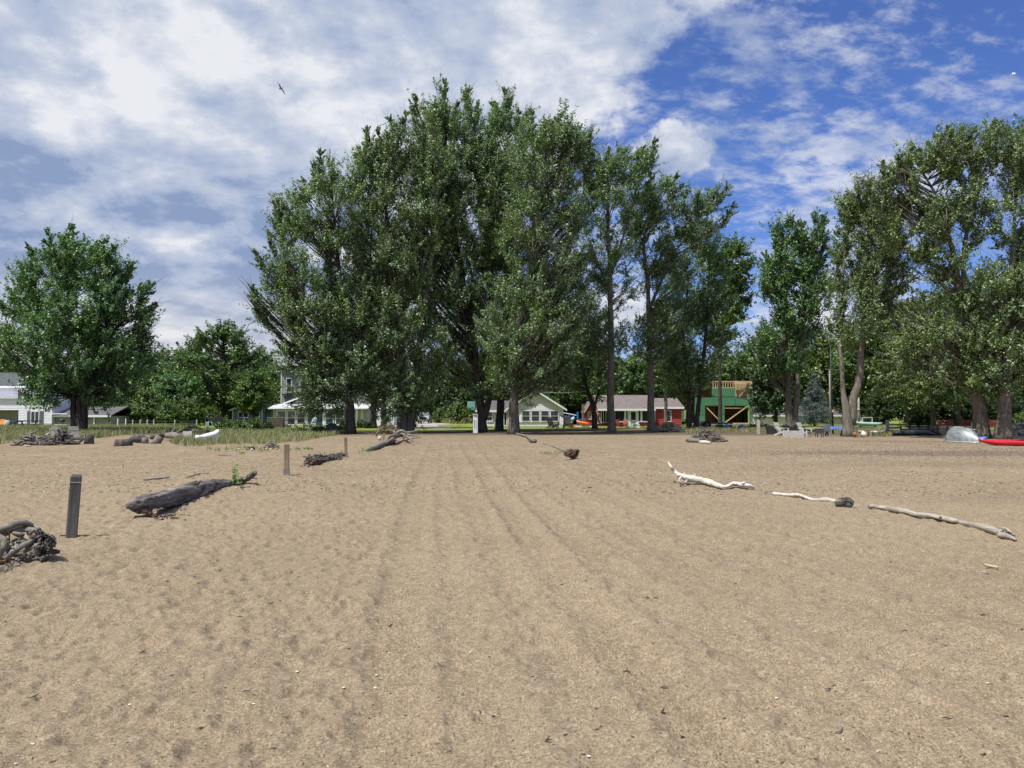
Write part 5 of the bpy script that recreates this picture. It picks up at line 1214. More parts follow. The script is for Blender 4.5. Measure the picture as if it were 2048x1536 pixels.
# litter: uncountable grains of wood and bark over the whole beach
def litter():
    rs = np.random.RandomState(5); N = 7000
    row = 875 + (1536 - 875) * rs.uniform(0, 1, N) ** 1.5; px = rs.uniform(-100, 2150, N)
    M2 = 15000; row2 = 866 + 150 * rs.uniform(0, 1, M2) ** 1.3; px2 = rs.uniform(-50, 2100, M2)
    M3 = 7000; row3 = 904 + rs.normal(0, 6.5, M3) + 5 * np.sin(np.arange(M3) * .7); px3 = 1430 + 680 * rs.uniform(0, 1, M3) ** .8
    M4 = 2500; row4 = 884 + rs.normal(0, 3, M4); px4 = rs.uniform(1640, 2100, M4)
    row = np.concatenate([row, row2, row3, row4]); px = np.concatenate([px, px2, px3, px4]); N = len(row)
    v = (768 - row) / F; d = -EYE * (math.cos(PITCH) - v * math.sin(PITCH)) / (math.sin(PITCH) + v * math.cos(PITCH))
    x = (px - 1024) / F * d; z = ground_h(x, d) + .002
    s = np.where(d > 15, rs.uniform(.008, .026, N), rs.uniform(.0012, .006, N) * np.where(rs.uniform(0, 1, N) < .06, 2.2, 1)); an = rs.normal(0, .8, N)
    ax = np.stack([np.cos(an), np.sin(an), rs.normal(0, .1, N)], 1) * s[:, None]
    bx = np.stack([-np.sin(an), np.cos(an), rs.normal(0, .1, N)], 1) * (s * rs.uniform(.2, .5, N))[:, None]
    c = np.stack([x, d, z], 1); up = np.array([0, 0, 1.0]) * (s * .3)[:, None]
    V = np.stack([c - ax - bx, c + ax - bx, c + ax + bx, c - ax + bx, c - ax - bx + up, c + ax - bx + up, c + ax + bx + up, c - ax + bx + up], 1).reshape(-1, 3)
    q = np.array([[0, 1, 5, 4], [1, 2, 6, 5], [2, 3, 7, 6], [3, 0, 4, 7], [4, 5, 6, 7]])
    Fa = (np.arange(N)[:, None, None] * 8 + q[None]).reshape(-1, 4)
    m, nt, b, out = new_mat('beach_litter')
    g = nt.new('ShaderNodeNewGeometry'); nt.set(b.inputs['Base Color'], nt.ramp(g.outputs['Random Per Island'], [(0, (.03, .025, .02)), (.6, (.09, .065, .05)), (.85, (.22, .17, .12)), (1, (.65, .58, .46))]))
    tag(mesh_np('beach_litter', V, Fa, m), 'fine specks of bark, twig and shell strewn over the sand', 'litter', kind='stuff')
litter()
# ---------------- grass and shrubs ----------------
def M_blade(name, cols):
    m, nt, b, out = new_mat(name)
    g = nt.new('ShaderNodeNewGeometry'); nt.set(b.inputs['Base Color'], nt.ramp(g.outputs['Random Per Island'], cols)); b.inputs['Roughness'].default_value = .6; return m
def blades(name, label, poly, N, hgt, width, mat, seed, clump=.5, lean=.35):
    """grass blades over a ground polygon given in pixels of the ground plane"""
    rs = np.random.RandomState(seed); P = np.array([gp(*p) for p in poly])
    lo = P.min(0); hi = P.max(0); K = max(10, int(N * clump / 9)); cc = rs.uniform(lo, hi, (K, 2))
    pts = np.vstack([rs.uniform(lo, hi, (N * 2, 2)), (cc[rs.randint(0, K, N * 3)] + rs.normal(0, .13, (N * 3, 2)))])
    rs.shuffle(pts); ins = np.zeros(len(pts), bool); j = len(P) - 1
    for i in range(len(P)):
        a = P[i]; b = P[j]; c = ((a[1] > pts[:, 1]) != (b[1] > pts[:, 1])) & (pts[:, 0] < (b[0] - a[0]) * (pts[:, 1] - a[1]) / (b[1] - a[1] + 1e-9) + a[0]); ins ^= c; j = i
    pts = pts[ins][:N]; N = len(pts); z = ground_h(pts[:, 0], pts[:, 1])
    h = rs.uniform(hgt * .45, hgt * 1.15, N); an = rs.uniform(0, 2 * math.pi, N); w = width * rs.uniform(.6, 1.2, N); ln = rs.normal(0, lean, (N, 2)) * h[:, None] + np.array([.12, 0]) * h[:, None]
    s = np.stack([np.cos(an), np.sin(an)], 1) * w[:, None] * .5; b0 = pts; b1 = pts + ln * .4; b2 = pts + ln
    def v(p, zz): return np.column_stack([p, zz])
    V = np.stack([v(b0 - s, z - .02), v(b0 + s, z - .02), v(b1 + s * .8, z + h * .6), v(b1 - s * .8, z + h * .6), v(b2 + s * .15, z + h), v(b2 - s * .15, z + h)], 1).reshape(-1, 3)
    q = np.array([[0, 1, 2, 3], [3, 2, 4, 5]]); Fa = (np.arange(N)[:, None, None] * 6 + q[None]).reshape(-1, 4)
    return tag(mesh_np(name, V, Fa, mat), label, 'grass', kind='stuff')
DG1 = M_blade('dune_grass_blades', [(0, (.09, .13, .035)), (.5, (.19, .23, .075)), (.8, (.32, .32, .15)), (1, (.50, .44, .25))])
DG2 = M_blade('dry_grass_blades', [(0, (.10, .12, .04)), (.5, (.20, .21, .08)), (1, (.42, .36, .20))])
blades('dune_grass', 'long green dune grass in front of the white two-storey house', [(-60, 853), (120, 852), (300, 853), (395, 855), (360, 862), (330, 868), (260, 869), (215, 876), (150, 880), (60, 884), (0, 889), (-60, 890)], 60000, .46, .022, DG1, 1)
blades('dune_grass', 'dune grass thinning to sand in front of the shrubs and sunporch', [(385, 862), (450, 860), (640, 861), (690, 866), (660, 874), (600, 884), (520, 890), (450, 890), (400, 896), (350, 893), (340, 884), (380, 876)], 26000, .38, .018, DG1, 2, .85)
blades('dune_grass', 'sparse grass beside the unfinished green house', [(1368, 854), (1500, 853), (1560, 856), (1530, 864), (1440, 866), (1372, 868)], 13000, .38, .024, DG2, 3)
blades('dune_grass', 'dry yellow-green grass right of the V-shaped trunk', [(1640, 855), (1790, 855), (1800, 866), (1780, 874), (1715, 876), (1650, 862)], 15000, .38, .022, DG2, 4)
blades('lawn_grass', 'short grass on the shady ground around the cottages', [(640, 853), (1200, 852), (1560, 852), (1700, 854), (1560, 858), (1200, 858), (1040, 864), (960, 862), (940, 859), (880, 858), (700, 860)], 14000, .14, .04, DG1, 5)
blades('weed_patch', 'thin patch of weeds in the sand left of the knotted root ball', [(1060, 911), (1120, 906), (1128, 911), (1075, 917)], 260, .10, .012, DG1, 6)
blades('far_meadow', 'tall pale grass on the far side of the lawn', [(862, 846), (880, 843.5), (950, 843), (950, 848), (900, 848.5)], 9000, .9, .08, DG2, 7)
SH1 = M_leaf('shrub_leaves', (.030, .060, .012), (.075, .135, .03), (.20, .28, .10), .2)
def shrub(px, row, w, h_, label, seed, leaf=None, n=26, per=150, ls=.10, deep=.6, name='shrub'):
    """w,h_ in pixels"""
    rs = np.random.RandomState(seed); b = G(px, row); k = b.y / F; root = empty(name, b, 0, label, 'shrub')
    C = []; mb = MB()
    for i in range(n):
        v = rs.normal(0, 1, 3); v /= np.linalg.norm(v); v *= .3 + .7 * rs.uniform() ** .5
        c = (v[0] * w * k * .45, v[1] * w * k * .45 * deep, h_ * k * (.42 + .42 * v[2])); C.append(c)
        mb.tube([(0, 0, 0), (c[0] * .5, c[1] * .5, c[2] * .4), c], [.02, .015, .006], 4)
    mb.build('stems', BARK['dark'], root)
    C = np.array(C); D = C.copy(); D[:, 2] = np.abs(D[:, 2]) + .2
    leaves_mesh('foliage', C, D, rs.uniform(.25, .42, n) * max(.8, h_ * k / 1.4), per, ls, leaf or SH1, root, rs)
    return root
for i, a in enumerate(((448, 862, 52, 30, 'broad leafy shrub right of the hose post'), (482, 863, 46, 26, 'leafy shrub under the teal cabin window'), (512, 864, 34, 32, 'leafy shrub left of the brown planter screen'), (535, 864, 30, 22, 'low dark shrub at the foot of the brown planter screen'),
                       (556, 857, 28, 28, 'yellow-green shrub spilling over the brown planter screen'), (640, 868, 34, 17, 'low shrub beside the covered grill'), (600, 867, 36, 9, 'creeping green plants along the patio edge'), (690, 862, 30, 22, 'dark shrub left of the leftmost cottonwood trunk'),
                       (720, 857, 26, 20, 'blue-green bush right of the leftmost cottonwood trunk'), (735, 858, 18, 18, 'small grey-green bush between the slim dark trunks and the house'), (1516, 860, 46, 12, 'low green weeds right of the green house'), (826, 856, 14, 12, 'bright small bush at the foot of the furrowed trunk'),
                       (405, 872, 30, 13, 'bright green plants in the raised planter'), (1762, 850, 40, 40, 'leafy bush behind the kayak rack'), (1855, 850, 40, 45, 'leafy bush hanging before the dark wood'), (2040, 862, 50, 40, 'bright green shrub behind the stone wall'), (365, 858, 40, 12, 'brown-green weeds at the end of the left dune grass'))):
    shrub(*a, seed=200 + i, n=int(14 + a[2] * .35), leaf=LEAF['dark'] if 'dark' in a[4] else None)
# weeds with pairs of leaves
LG = M_leaf('milkweed_leaves', (.06, .12, .03), (.12, .22, .06), (.28, .38, .16), .3, .5, .3)
def weed(px, row, top, label, seed, group=None, nst=1, ls=.055, name='milkweed_plant', pos=None, spread=0):
    rg = random.Random(seed); b = pos or G(px, row); H = (row - top) * b.y / F; root = empty(name, b, 0, label, 'plant', group); st = MB(); lv = MB()
    for s_ in range(nst):
        tx = rg.uniform(-.25, .25) * H; o = Vector((spread * (s_ - (nst - 1) / 2), 0, 0)); hh = H * (1 if s_ == nst // 2 else rg.uniform(.55, .85)); tip = o + Vector((tx, rg.uniform(-.1, .1) * H, hh))
        st.tube([o, o.lerp(tip, .5), tip], [.006, .005, .003], 5); m = max(4, int(hh / (ls * .9)))
        for i in range(1, m + 1):
            p = o.lerp(tip, i / m); a0 = rg.uniform(0, 3.14)
            for q in (0, math.pi):
                L = ls * (1.4 - .7 * i / m) * rg.uniform(.8, 1.2) * (1.0 if ls > .08 else 1.5); d = Vector((math.cos(a0 + q), math.sin(a0 + q), .75)).normalized(); sd = d.cross(Vector((0, 0, 1))).normalized() * L * .3
                lv.add([p, p + d * L * .5 + sd, p + d * L, p + d * L * .5 - sd], [(0, 1, 2, 3)])
    st.build('stem', M('weed_stem', (.16, .24, .08), .6), root); lv.build('leaves', LG, root); return root
weed(483, 976, 922, 'tall milkweed standing at the thin end of the thick dark log', 1, ls=.095)
weed(470, 974, 930, 'shorter bright weed left of the tall milkweed at the log', 2, ls=.06, nst=3, spread=.05)
weed(508, 958, 938, 'tiny pale-leaved weed on the tip of the thick dark log', 3, ls=.05, nst=2, spread=.03)
weed(723, 908, 889, 'leafy weed at the left of the fallen trunk end', 4, ls=.11, nst=2, spread=.1)
weed(740, 906, 888, 'leafy weed right against the fallen trunk end', 5, ls=.11, nst=2, spread=.1)
for i, (a, b, t) in enumerate(((455, 903, 891), (470, 902, 888), (478, 899, 884), (491, 900, 889), (510, 898, 887), (522, 903, 892), (534, 903, 894), (556, 900, 889), (578, 902, 893), (596, 901, 892), (613, 900, 893), (622, 900, 894), (486, 908, 904), (420, 900, 890), (436, 903, 893))):
    weed(a, b, t, 'small green weed sprouting in the row of pale stones on the sand', 20 + i, 'small weeds in the sand', 3, .09, 'small_weed', spread=.08)
STONE = M('pale_stone', (.52, .46, .38), .85, .25, 6)
rg = random.Random(31)
for i, (a, b, w_) in enumerate(((478, 900, 8), (497, 900, 7), (505, 901, 8), (525, 901, 7), (535, 899, 7), (543, 900, 6), (555, 899, 7), (561, 900, 5))):
    k = G(a, b); mb = MB(); s_ = w_ * k.y / F * .5; mb.ball((0, 0, s_ * .4), (s_, s_ * .8, s_ * .6), 9, 6, .14, rg)
    tag(mb.build('stone', STONE, None, k), 'rounded pale stone in the row among the small weeds', 'stone', 'pale stones among the weeds')
tag(MB().ball((0, 0, .05), (.22, .14, .08), 8, 5, .3, random.Random(2)).build('charred_log', VOID, None, G(501, 899)), 'short black charred log among the pale stones', 'log')
stick_heap('root_clump', 'grey tuft of dead roots at the right end of the pale stones', 'roots', G(544, 897), .35, .2, .35, 60, .25, .02, DW_GREY, 61)

# ---------------- garden furniture ----------------
def adirondack(name, label, px, row, face, mats, s=1.0, group=None, fan=False, tip=0.0):
    """chair facing -y before turning by face degrees"""
    r = empty(name, G(px, row), R(face), label, 'garden chair', group); r.scale = (s,) * 3; r.rotation_euler = (tip, 0, R(face)); m = mats
    mb = MB()
    for i in range(5): mb.bar((-.27, -.26 + i * .115, .36 - i * .028), (.27, -.26 + i * .115, .36 - i * .028), .10, .022)
    mb.build('seat', m, r)
    mb = MB(); n = 7 if fan else 5
    for i in range(n):
        t = (i - (n - 1) / 2) / ((n - 1) / 2); top = .98 - (.14 * t * t if fan else .0) ; w_ = .5 / n * .86
        mb.bar((t * .21, .20, .22), (t * (.30 if fan else .225), .52 + (top - .9) * .3, top), w_, .022, (0, -1, .4))
    mb.bar((-.25, .27, .40), (.25, .27, .40), .07, .022, (0, -1, .4)).bar((-.25, .43, .78), (.25, .43, .78), .06, .022, (0, -1, .4)); mb.build('backrest', m, r)
    for sx in (-1, 1):
        MB().bar((sx * .33, -.36, .56), (sx * .33, .40, .56), .12, .025).build('arm', m, r)
        MB().box(sx * .31 - .02, sx * .31 + .02, -.33, -.23, 0, .545).build('leg', m, r)
        MB().bar((sx * .285, -.30, .33), (sx * .285, .50, .06), .03, .12).build('leg', m, r)
    return r
WCH = M('worn_white_wood', (.52, .51, .47), .8, .3, 9); DCH = M('dark_brown_plastic', (.035, .028, .028), .6, .2); GCH = M('grey_chair_paint', (.14, .145, .145), .7, .2)
adirondack('garden_chair', 'worn white slatted chair left of the white plank box under the narrow tree', 1564, 872, 38, WCH, 1.0, 'worn white chairs')
adirondack('garden_chair', 'worn white slatted chair right of the white plank box under the narrow tree', 1610, 873, 38, WCH, 1.0, 'worn white chairs')
mb = MB(); b0 = G(1591, 876.5); r = empty('plank_box', b0, 0, 'low box of worn white planks between the two worn white chairs', 'box')
for i in range(4): MB().box(-.48, .48, -.02, .02, .02 + i * .12, .12 + i * .12).build('plank', WCH, r); 
for i in range(4): MB().box(-.48, .48, .66, .70, .02 + i * .12, .12 + i * .12).build('plank', WCH, r)
for sx in (-.5, .5): MB().box(sx - .02, sx + .02, -.02, .70, .02, .5).build('end_panel', WCH, r)
adirondack('garden_chair', 'dark brown slatted chair turned right before the white cottage windows', 1106, 857.5, 40, DCH, 1.35, 'dark chairs before the white cottage', True)
adirondack('garden_chair', 'dark slatted chair facing the beach at the right corner of the white cottage', 1136, 857, 5, DCH, 1.45, 'dark chairs before the white cottage', True)
r = empty('low_table', G(1120, 859), 0, 'small low grey table between the dark slatted chairs', 'table'); MB().box(-.42, .42, -.3, .3, .42, .5).build('tabletop', GREYWOOD, r)
for sx, sy in ((-1, -1), (1, -1), (1, 1), (-1, 1)): MB().box(sx * .34 - .04, sx * .34 + .04, sy * .22 - .04, sy * .22 + .04, 0, .42).build('leg', DCH, r)
adirondack('garden_chair', 'dark grey slatted chair turned right on the patio beside the brown planter screen', 572, 860, 35, GCH, 1.3, 'grey chairs on the patio', True)
adirondack('garden_chair', 'pale grey slatted chair turned left before the patio door', 620, 858, -40, M('pale_grey_paint', (.36, .37, .37), .7), 1.3, 'grey chairs on the patio', True)
r = empty('low_table', G(600, 859), 0, 'small patio table between the two grey slatted chairs', 'table'); MB().box(-.5, .5, -.3, .3, .62, .67).build('tabletop', GREYWOOD, r)
for sx, sy in ((-1, -1), (1, -1), (1, 1), (-1, 1)): MB().box(sx * .44 - .03, sx * .44 + .03, sy * .24 - .03, sy * .24 + .03, 0, .62).build('leg', BLACK, r)
adirondack('garden_chair', 'grey slatted chair with a fan back sunk in the driftwood pile at the left', 109, 886, 20, GREYWOOD, .9, None, True, .15)
adirondack('garden_chair', 'grey slatted chair with brown legs at the right end of the driftwood pile', 155, 889, 50, GREYWOOD, .95)
r = empty('planter_screen', G(552, 861), 0, 'brown woven planter box below the sunporch', 'planter'); mb = MB()
for i in range(14): mb.box(-.78, .78, -.25 - .01 * (i % 2), .25, .04 + i * .085, .115 + i * .085)
mb.build('woven_sides', M('brown_wicker', (.13, .105, .08), .9, .3), r); MB().box(-.8, .8, -.28, .28, 1.235, 1.28).build('rim', GREYWOOD, r)
r = empty('covered_grill', G(667, 868), 0, 'black covered grill before the sunporch', 'grill'); MB().add([(-.55, -.3, .75), (.62, -.3, .62), (.62, .3, .62), (-.55, .3, .75), (-.5, -.35, .15), (.35, -.35, .02), (.35, .35, .02), (-.5, .35, .15)], [(0, 1, 2, 3), (7, 6, 5, 4), (0, 4, 5, 1), (1, 5, 6, 2), (2, 6, 7, 3), (3, 7, 4, 0)]).build('cover', M('black_cloth', (.03, .03, .035), .8), r)
MB().ball((-.1, 0, .72), (.38, .25, .16), 12, 7).build('lid', M('black_cloth', (.03, .03, .035)), r)
r = empty('hose_post', G(427, 866), 0, 'grey post with a dark crosspiece and a pale blue hose hung on it', 'post'); MB().box(-.62, -.42, -.1, .1, 0, 1.22).build('upright', GREYWOOD, r); MB().box(-.6, .75, -.1, .15, .95, 1.28).build('cap', BLACK, r)
MB().tube([(-.35, -.16, .95), (-.3, -.18, .5), (-.15, -.2, .05)], .025, 6).tube([(-.32, -.16, .9), (-.1, -.18, .95), (.05, -.2, .5), (.2, -.22, .05)], .02, 6).build('hose', M('blue_hose', (.30, .50, .50), .5), r)
r = empty('small_sign', G(376, 878), 0, 'small blank whitish board on short legs in front of the raised planter', 'sign'); MB().box(-.28, .28, -.02, .02, .12, .5).build('board', M('bleached_board', (.55, .54, .52), .8), r)
for sx in (-.22, .22): MB().box(sx - .02, sx + .02, .021, .05, 0, .45).build('leg', GREYWOOD, r)
r = empty('raised_planter', G(400, 874), 0, 'dark raised planter with plants behind the small blank board', 'planter'); MB().box(-.7, .55, -.3, .3, 0, .42).build('box', M('dark_planter', (.07, .06, .05), .9), r)
stick_heap('driftwood_pile', 'grey brush heap behind the raised planter', 'brush pile', G(385, 864), 1.1, .5, 1.0, 130, .4, .03, DW_GREY, 62)
r = empty('picnic_table', G(59, 857), 0, 'dark picnic table in front of the triple window of the white house', 'picnic table'); MB().box(-1.1, 1.1, -.4, .4, .78, .86).build('tabletop', BLACK, r)
for sx in (-.75, .75):
    MB().bar((sx - .35, -.0, 0), (sx + .1, 0, .78), .08, .08).build('leg', BLACK, r); MB().bar((sx + .35, 0, 0), (sx - .1, 0, .78), .08, .08).build('leg', BLACK, r)
for sy in (-.75, .75): MB().box(-1.1, 1.1, sy - .12, sy + .12, .45, .5).build('bench', BLACK, r)
r = empty('charcoal_grill', G(125, 856), 0, 'small black grill standing by the tan garage wall', 'grill'); MB().ball((0, 0, .85), (.35, .3, .22), 14, 8).build('bowl', BLACK, r)
for a in (0, 2.1, 4.2): MB().bar((.1 * math.cos(a), .1 * math.sin(a), .7), (.3 * math.cos(a), .3 * math.sin(a), 0), .03, .03).build('leg', BLACK, r)
MB().box(-.75, .55, -.2, .2, .35, .42).build('shelf', TRIM, r)
r = empty('lounge_chair', G(2, 857), 0, 'orange folding chair at the left edge on the patio', 'chair'); MB().box(-.3, .3, -.25, .25, .4, .45).build('seat', M('orange_cloth', (.65, .22, .04), .7), r); MB().bar((0, .25, .42), (0, .45, 1.0), .55, .05, (0, -1, 0)).build('backrest', M('orange_cloth', (.65, .22, .04)), r)
for sx, sy in ((-1, -1), (1, -1), (1, 1), (-1, 1)): MB().box(sx * .27 - .015, sx * .27 + .015, sy * .22 - .015, sy * .22 + .015, 0, .4).build('leg', BLACK, r)
r = empty('covered_chair', G(16, 857), 0, 'chair under a light grey cover beside the patio doors', 'chair'); MB().ball((0, 0, .42), (.42, .35, .5), 12, 8, .1, random.Random(1)).build('cover', M('grey_cloth', (.33, .35, .38), .8), r); MB().box(-.3, .3, -.2, .2, 0, .2).build('base', BLACK, r)
r = empty('patio_table', G(31, 857), 0, 'dark patio table before the right-hand patio doors', 'table'); MB().cyl((0, 0, .72), .55, .05, 20).build('tabletop', BLACK, r); MB().cyl((0, 0, 0), .05, .72, 8).build('leg', BLACK, r)
# furniture at the red cottage
REDC = M('red_chair_paint', (.25, .03, .03), .6)
for i, (a, fc, lb) in enumerate(((1238, 20, 'low red chair left of the red porch door'), (1249, -20, 'low red chair nearest the red porch door'))): adirondack('garden_chair', lb, a, 855, fc, REDC, .95, 'red chairs at the porch')
r = empty('cooler', G(1272, 857.5), 0, 'white cooler box standing before the red porch', 'cooler'); MB().box(-.33, .33, -.2, .2, 0, .42).build('box', WHITE, r); MB().box(-.35, .35, -.22, .22, .425, .52).build('lid', WHITE, r); MB().tube([(-.36, -.05, .3), (-.4, -.05, .22), (-.36, -.05, .15)], .02, 6).build('handle', TRIM, r)
r = empty('small_bin', G(1254, 857.5), 0, 'white tub on the ground beside the red porch door', 'tub'); MB().cyl((0, 0, 0), .22, .2, 14, .27).build('bowl', WHITE, r); MB().tube([(.26 * math.cos(a * .4), .26 * math.sin(a * .4), .2) for a in range(16)], .015, 5).build('rim', TRIM, r)
r = empty('low_bench', G(1293, 857), 0, 'low dark red bench at the right of the white cooler', 'bench'); MB().box(-.5, .5, -.15, .15, .33, .38).build('seat', REDC, r)
for sx in (-.4, .4): MB().box(sx - .03, sx + .03, -.12, .12, 0, .33).build('leg', REDC, r)

# ---------------- boats ----------------
def hull(mb, L, w, h_, keel=.25, n=17, m=12, tip=.06, rock=.12, power=.6, full=False):
    """boat-like body along x: rounded below, slightly domed above"""
    vs = []
    for i in range(n):
        t = -1 + 2 * i / (n - 1); k = max(tip, (1 - abs(t) ** 2.4)) ** power; z0 = rock * t * t * t * t
        for j in range(m):
            a = 2 * math.pi * j / m; c, s_ = math.cos(a), math.sin(a)
            z = s_ * h_ / 2 * (1.0 if s_ > 0 else 1.0 + keel) * (k ** .6)
            vs.append((t * L / 2, c * w / 2 * k, z0 + z + h_ * .55))
    fs = [(i * m + j, (i + 1) * m + j, (i + 1) * m + (j + 1) % m, i * m + (j + 1) % m) for i in range(n - 1) for j in range(m)]
    fs += [tuple(range(m)), tuple((n - 1) * m + j for j in range(m - 1, -1, -1))]; mb.add(vs, fs, True); return mb
def kayak(name, label, loc, rot, L, w, h_, mat, cat='kayak', group=None, cockpit=True, **k):
    r = empty(name, loc, 0, label, cat, group); r.rotation_euler = rot; hull(MB(), L, w, h_, **k).build('hull', mat, r)
    if cockpit:
        mb = MB(); mb.tube([(math.cos(a * math.pi / 8) * L * .12, math.sin(a * math.pi / 8) * w * .30, h_ * 1.02) for a in range(17)], .02, 6); mb.build('cockpit_rim', BLACK, r)
        MB().ball((0, 0, h_ * .98), (L * .115, w * .28, .04), 14, 5).build('cockpit', VOID, r)
    return r
REDK = M('red_plastic', (.55, .012, .025), .3, .12, 2, coat=.3); ORK = M('orange_plastic', (.75, .16, .03), .35, .1); BLK = M('blue_plastic', (.03, .13, .42), .4, .15); GRK = M('green_plastic', (.34, .50, .43), .35, .2)
b = G(2040, 892); kayak('kayak', 'long glossy red kayak lying on the sand at the right edge', b, (0, 0, R(-6)), 4.1, .62, .30, REDK, rock=.16, cockpit=True)
ALU = M('aluminium', (.30, .33, .34), .5, .35, 1.5, metal=.4, stretch=(1, 6, 1))
b = G(1935, 886) + Vector((.35, .75, 0)); r = empty('rowing_boat', b, R(-88), 'upturned grey aluminium rowing boat leaning by the furrowed trunks', 'boat'); mb = MB(); n = 15; vs = []
for i in range(n):
    t = i / (n - 1); k = (1 - (max(0, t - .35) / .65) ** 2.2); k = max(.03, k); zt = .86 * (1 - .10 * t) * (1 - .45 * max(0, t - .6) / .4) + .02
    for j in range(13):
        a = math.pi * j / 12; c, s_ = math.cos(a), math.sin(a); vs.append((-1.1 + 2.2 * t, c * .60 * k * (1.05 - .15 * s_), max(0.02, zt * (s_ ** .65) * (.35 + .65 * k ** .5) * (1 + .07 * (j == 6)))))
fs = [(i * 13 + j, i * 13 + j + 1, (i + 1) * 13 + j + 1, (i + 1) * 13 + j) for i in range(n - 1) for j in range(12)]; fs.append(tuple(range(12, -1, -1))); fs.append(tuple((n - 1) * 13 + j for j in range(13))); mb.add(vs, fs, True); mb.build('hull', ALU, r)
MB().tube([(-1.1 + 2.25 * t / 8, -.62 * max(.03, 1 - (max(0, t / 8 - .35) / .65) ** 2.2), .04) for t in range(9)], .03, 6).build('gunwale', M('pale_aluminium', (.6, .62, .62), .4, .1, metal=.4), r)
for yy in (-.3, .3): MB().tube([(-1.1 + 1.6 * t / 6, yy * .8 * (1 - .25 * (t / 6) ** 2), .85 - .10 * (t / 6) ** 2) for t in range(7)], .014, 5).build('rib', M('pale_aluminium', (.6, .62, .62)), r)
kayak('kayak', 'blue kayak end tucked behind the upturned grey rowing boat', G(1957, 884) + Vector((.1, .3, 0)), (0, 0, R(-50)), 1.0, .45, .3, BLK, cockpit=False)
kayak('canoe', 'upturned black canoe on the sand before the grey timber wall', G(1822, 872), (math.pi, 0, R(-3)), 3.3, .8, .36, M('black_plastic', (.03, .033, .04), .4), 'canoe', cockpit=False).location.z += .42
kayak('canoe', 'white upturned canoe pointing away through the dune grass', G(402, 886) + Vector((-.1, 1.3, .13)), (0, R(-5), R(90)), 2.9, .50, .36, WHITE, 'canoe', cockpit=False, tip=.4)
r = empty('kayak_rack', G(1735, 860), 0, 'wooden rack carrying the pale green kayak', 'rack')
for sx in (-.7, .7):
    MB().box(sx - .05, sx + .05, -.2, .2, 0, .40).build('support', BLACK, r)
MB().box(-.9, .9, -.06, .06, .40, .46).build('rail', GREYWOOD, r)
kayak('kayak', 'pale green and white kayak lying on the wooden rack', G(1735, 860) + Vector((0, 0, .46)), (0, R(2), 0), 2.9, .5, .32, GRK, cockpit=False, tip=.02)
kayak('kayak', 'white kayak half hidden in the dry grass below the rack', G(1741, 868), (0, 0, R(8)), 2.2, .45, .24, WHITE, cockpit=False)
r = empty('goal_frame', G(1743, 856), 0, 'pale square frame behind the green kayak', 'frame'); MB().box(-1.1, -1.0, 0, .1, 0, 1.15).build('post', GREYL, r); MB().box(.0, .1, 0, .1, 0, 1.15).build('post', GREYL, r); MB().box(-1.1, .1, .01, .09, 1.15, 1.25).build('crossbar', GREYL, r)
r = empty('boat_rack', G(1142, 856), 0, 'blue upright rack holding small boats beside the red cottage', 'rack'); BP = M('blue_paint', (.02, .16, .45), .5)
MB().box(.65, .85, -.08, .08, 0, 1.85).build('upright', BP, r); MB().bar((.8, -.1, .95), (1.7, -.1, 1.08), .1, .12).build('arm', BP, r); MB().bar((-.9, -.1, 1.75), (.6, -.1, 1.45), .08, .1).build('arm', TRIM, r); MB().box(-.25, -.1, .1, .25, 0, 1.7).build('upright', BP, r)
k0 = G(1142, 856)
kayak('kayak', 'bright orange kayak nose on the blue rack', k0 + Vector((1.25, -.35, .38)), (0, R(12), R(-8)), 1.5, .5, .36, ORK, cockpit=False)
kayak('kayak', 'coral pink kayak nose standing low beside the blue upright', k0 + Vector((.1, -.35, .02)), (0, R(20), 0), 1.1, .4, .34, M('coral_plastic', (.75, .20, .17), .4), cockpit=False)
kayak('kayak', 'dark blue kayak under the pale arm of the rack', k0 + Vector((-.35, -.1, 1.05)), (0, R(12), 0), 1.9, .45, .28, M('navy_plastic', (.01, .02, .12), .4), cockpit=False)
kayak('kayak', 'light blue kayak nose in the middle of the blue rack', k0 + Vector((.15, -.3, .82)), (0, R(-20), R(60)), .9, .42, .36, M('sky_plastic', (.30, .60, .68), .4), cockpit=False)
kayak('paddle_board', 'white board on the ground between the blue rack and the red cottage', k0 + Vector((1.6, -.2, .05)), (0, 0, 0), 2.1, .5, .14, WHITE, 'board', cockpit=False)
# ---------------- other things on the right ----------------
for a, b, lb in ((1452, 860, 'blue plastic drum lying left in the grass before the unfinished house'), (1482, 860.5, 'blue plastic drum lying right in the grass before the unfinished house')):
    r = empty('plastic_drum', G(a, b) + Vector((0, 0, .36)), 0, lb, 'drum', 'blue drums'); r.rotation_euler = (R(90), 0, R(20)); r.scale = (.8, .8, .7); MB().tube([(0, 0, -.4), (0, 0, -.36), (0, 0, 0), (0, 0, .36), (0, 0, .4)], [.24, .27, .28, .27, .24], 18).build('barrel', M('drum_blue', (.04, .22, .60), .35), r); MB().tube([(0, 0, .12), (0, 0, .16)], .292, 18).build('hoop', M('drum_blue', (.04, .22, .60)), r)
r = empty('flatbed_trailer', G(1425, 859), 0, 'low dark trailer with black tyres in front of the unfinished house', 'trailer'); MB().box(-.9, 2.0, -.3, 1.2, .58, .72).build('bed', BLACK, r); MB().box(.3, 1.9, -.35, .2, .10, .5).build('tool_box', M('black_box', (.03, .03, .03), .7), r)
for sx in (-.75, ): 
    for yy in (-.45, 1.25):
        w = MB().tube([(sx, yy - .12, .45), (sx, yy + .12, .45)], [.44, .44], 20).build('wheel', M('tyre_rubber', (.02, .02, .02), .9), r); MB().tube([(sx, yy - .13, .45), (sx, yy + .13, .45)], [.2, .2], 14).build('rim', DGREY, w)
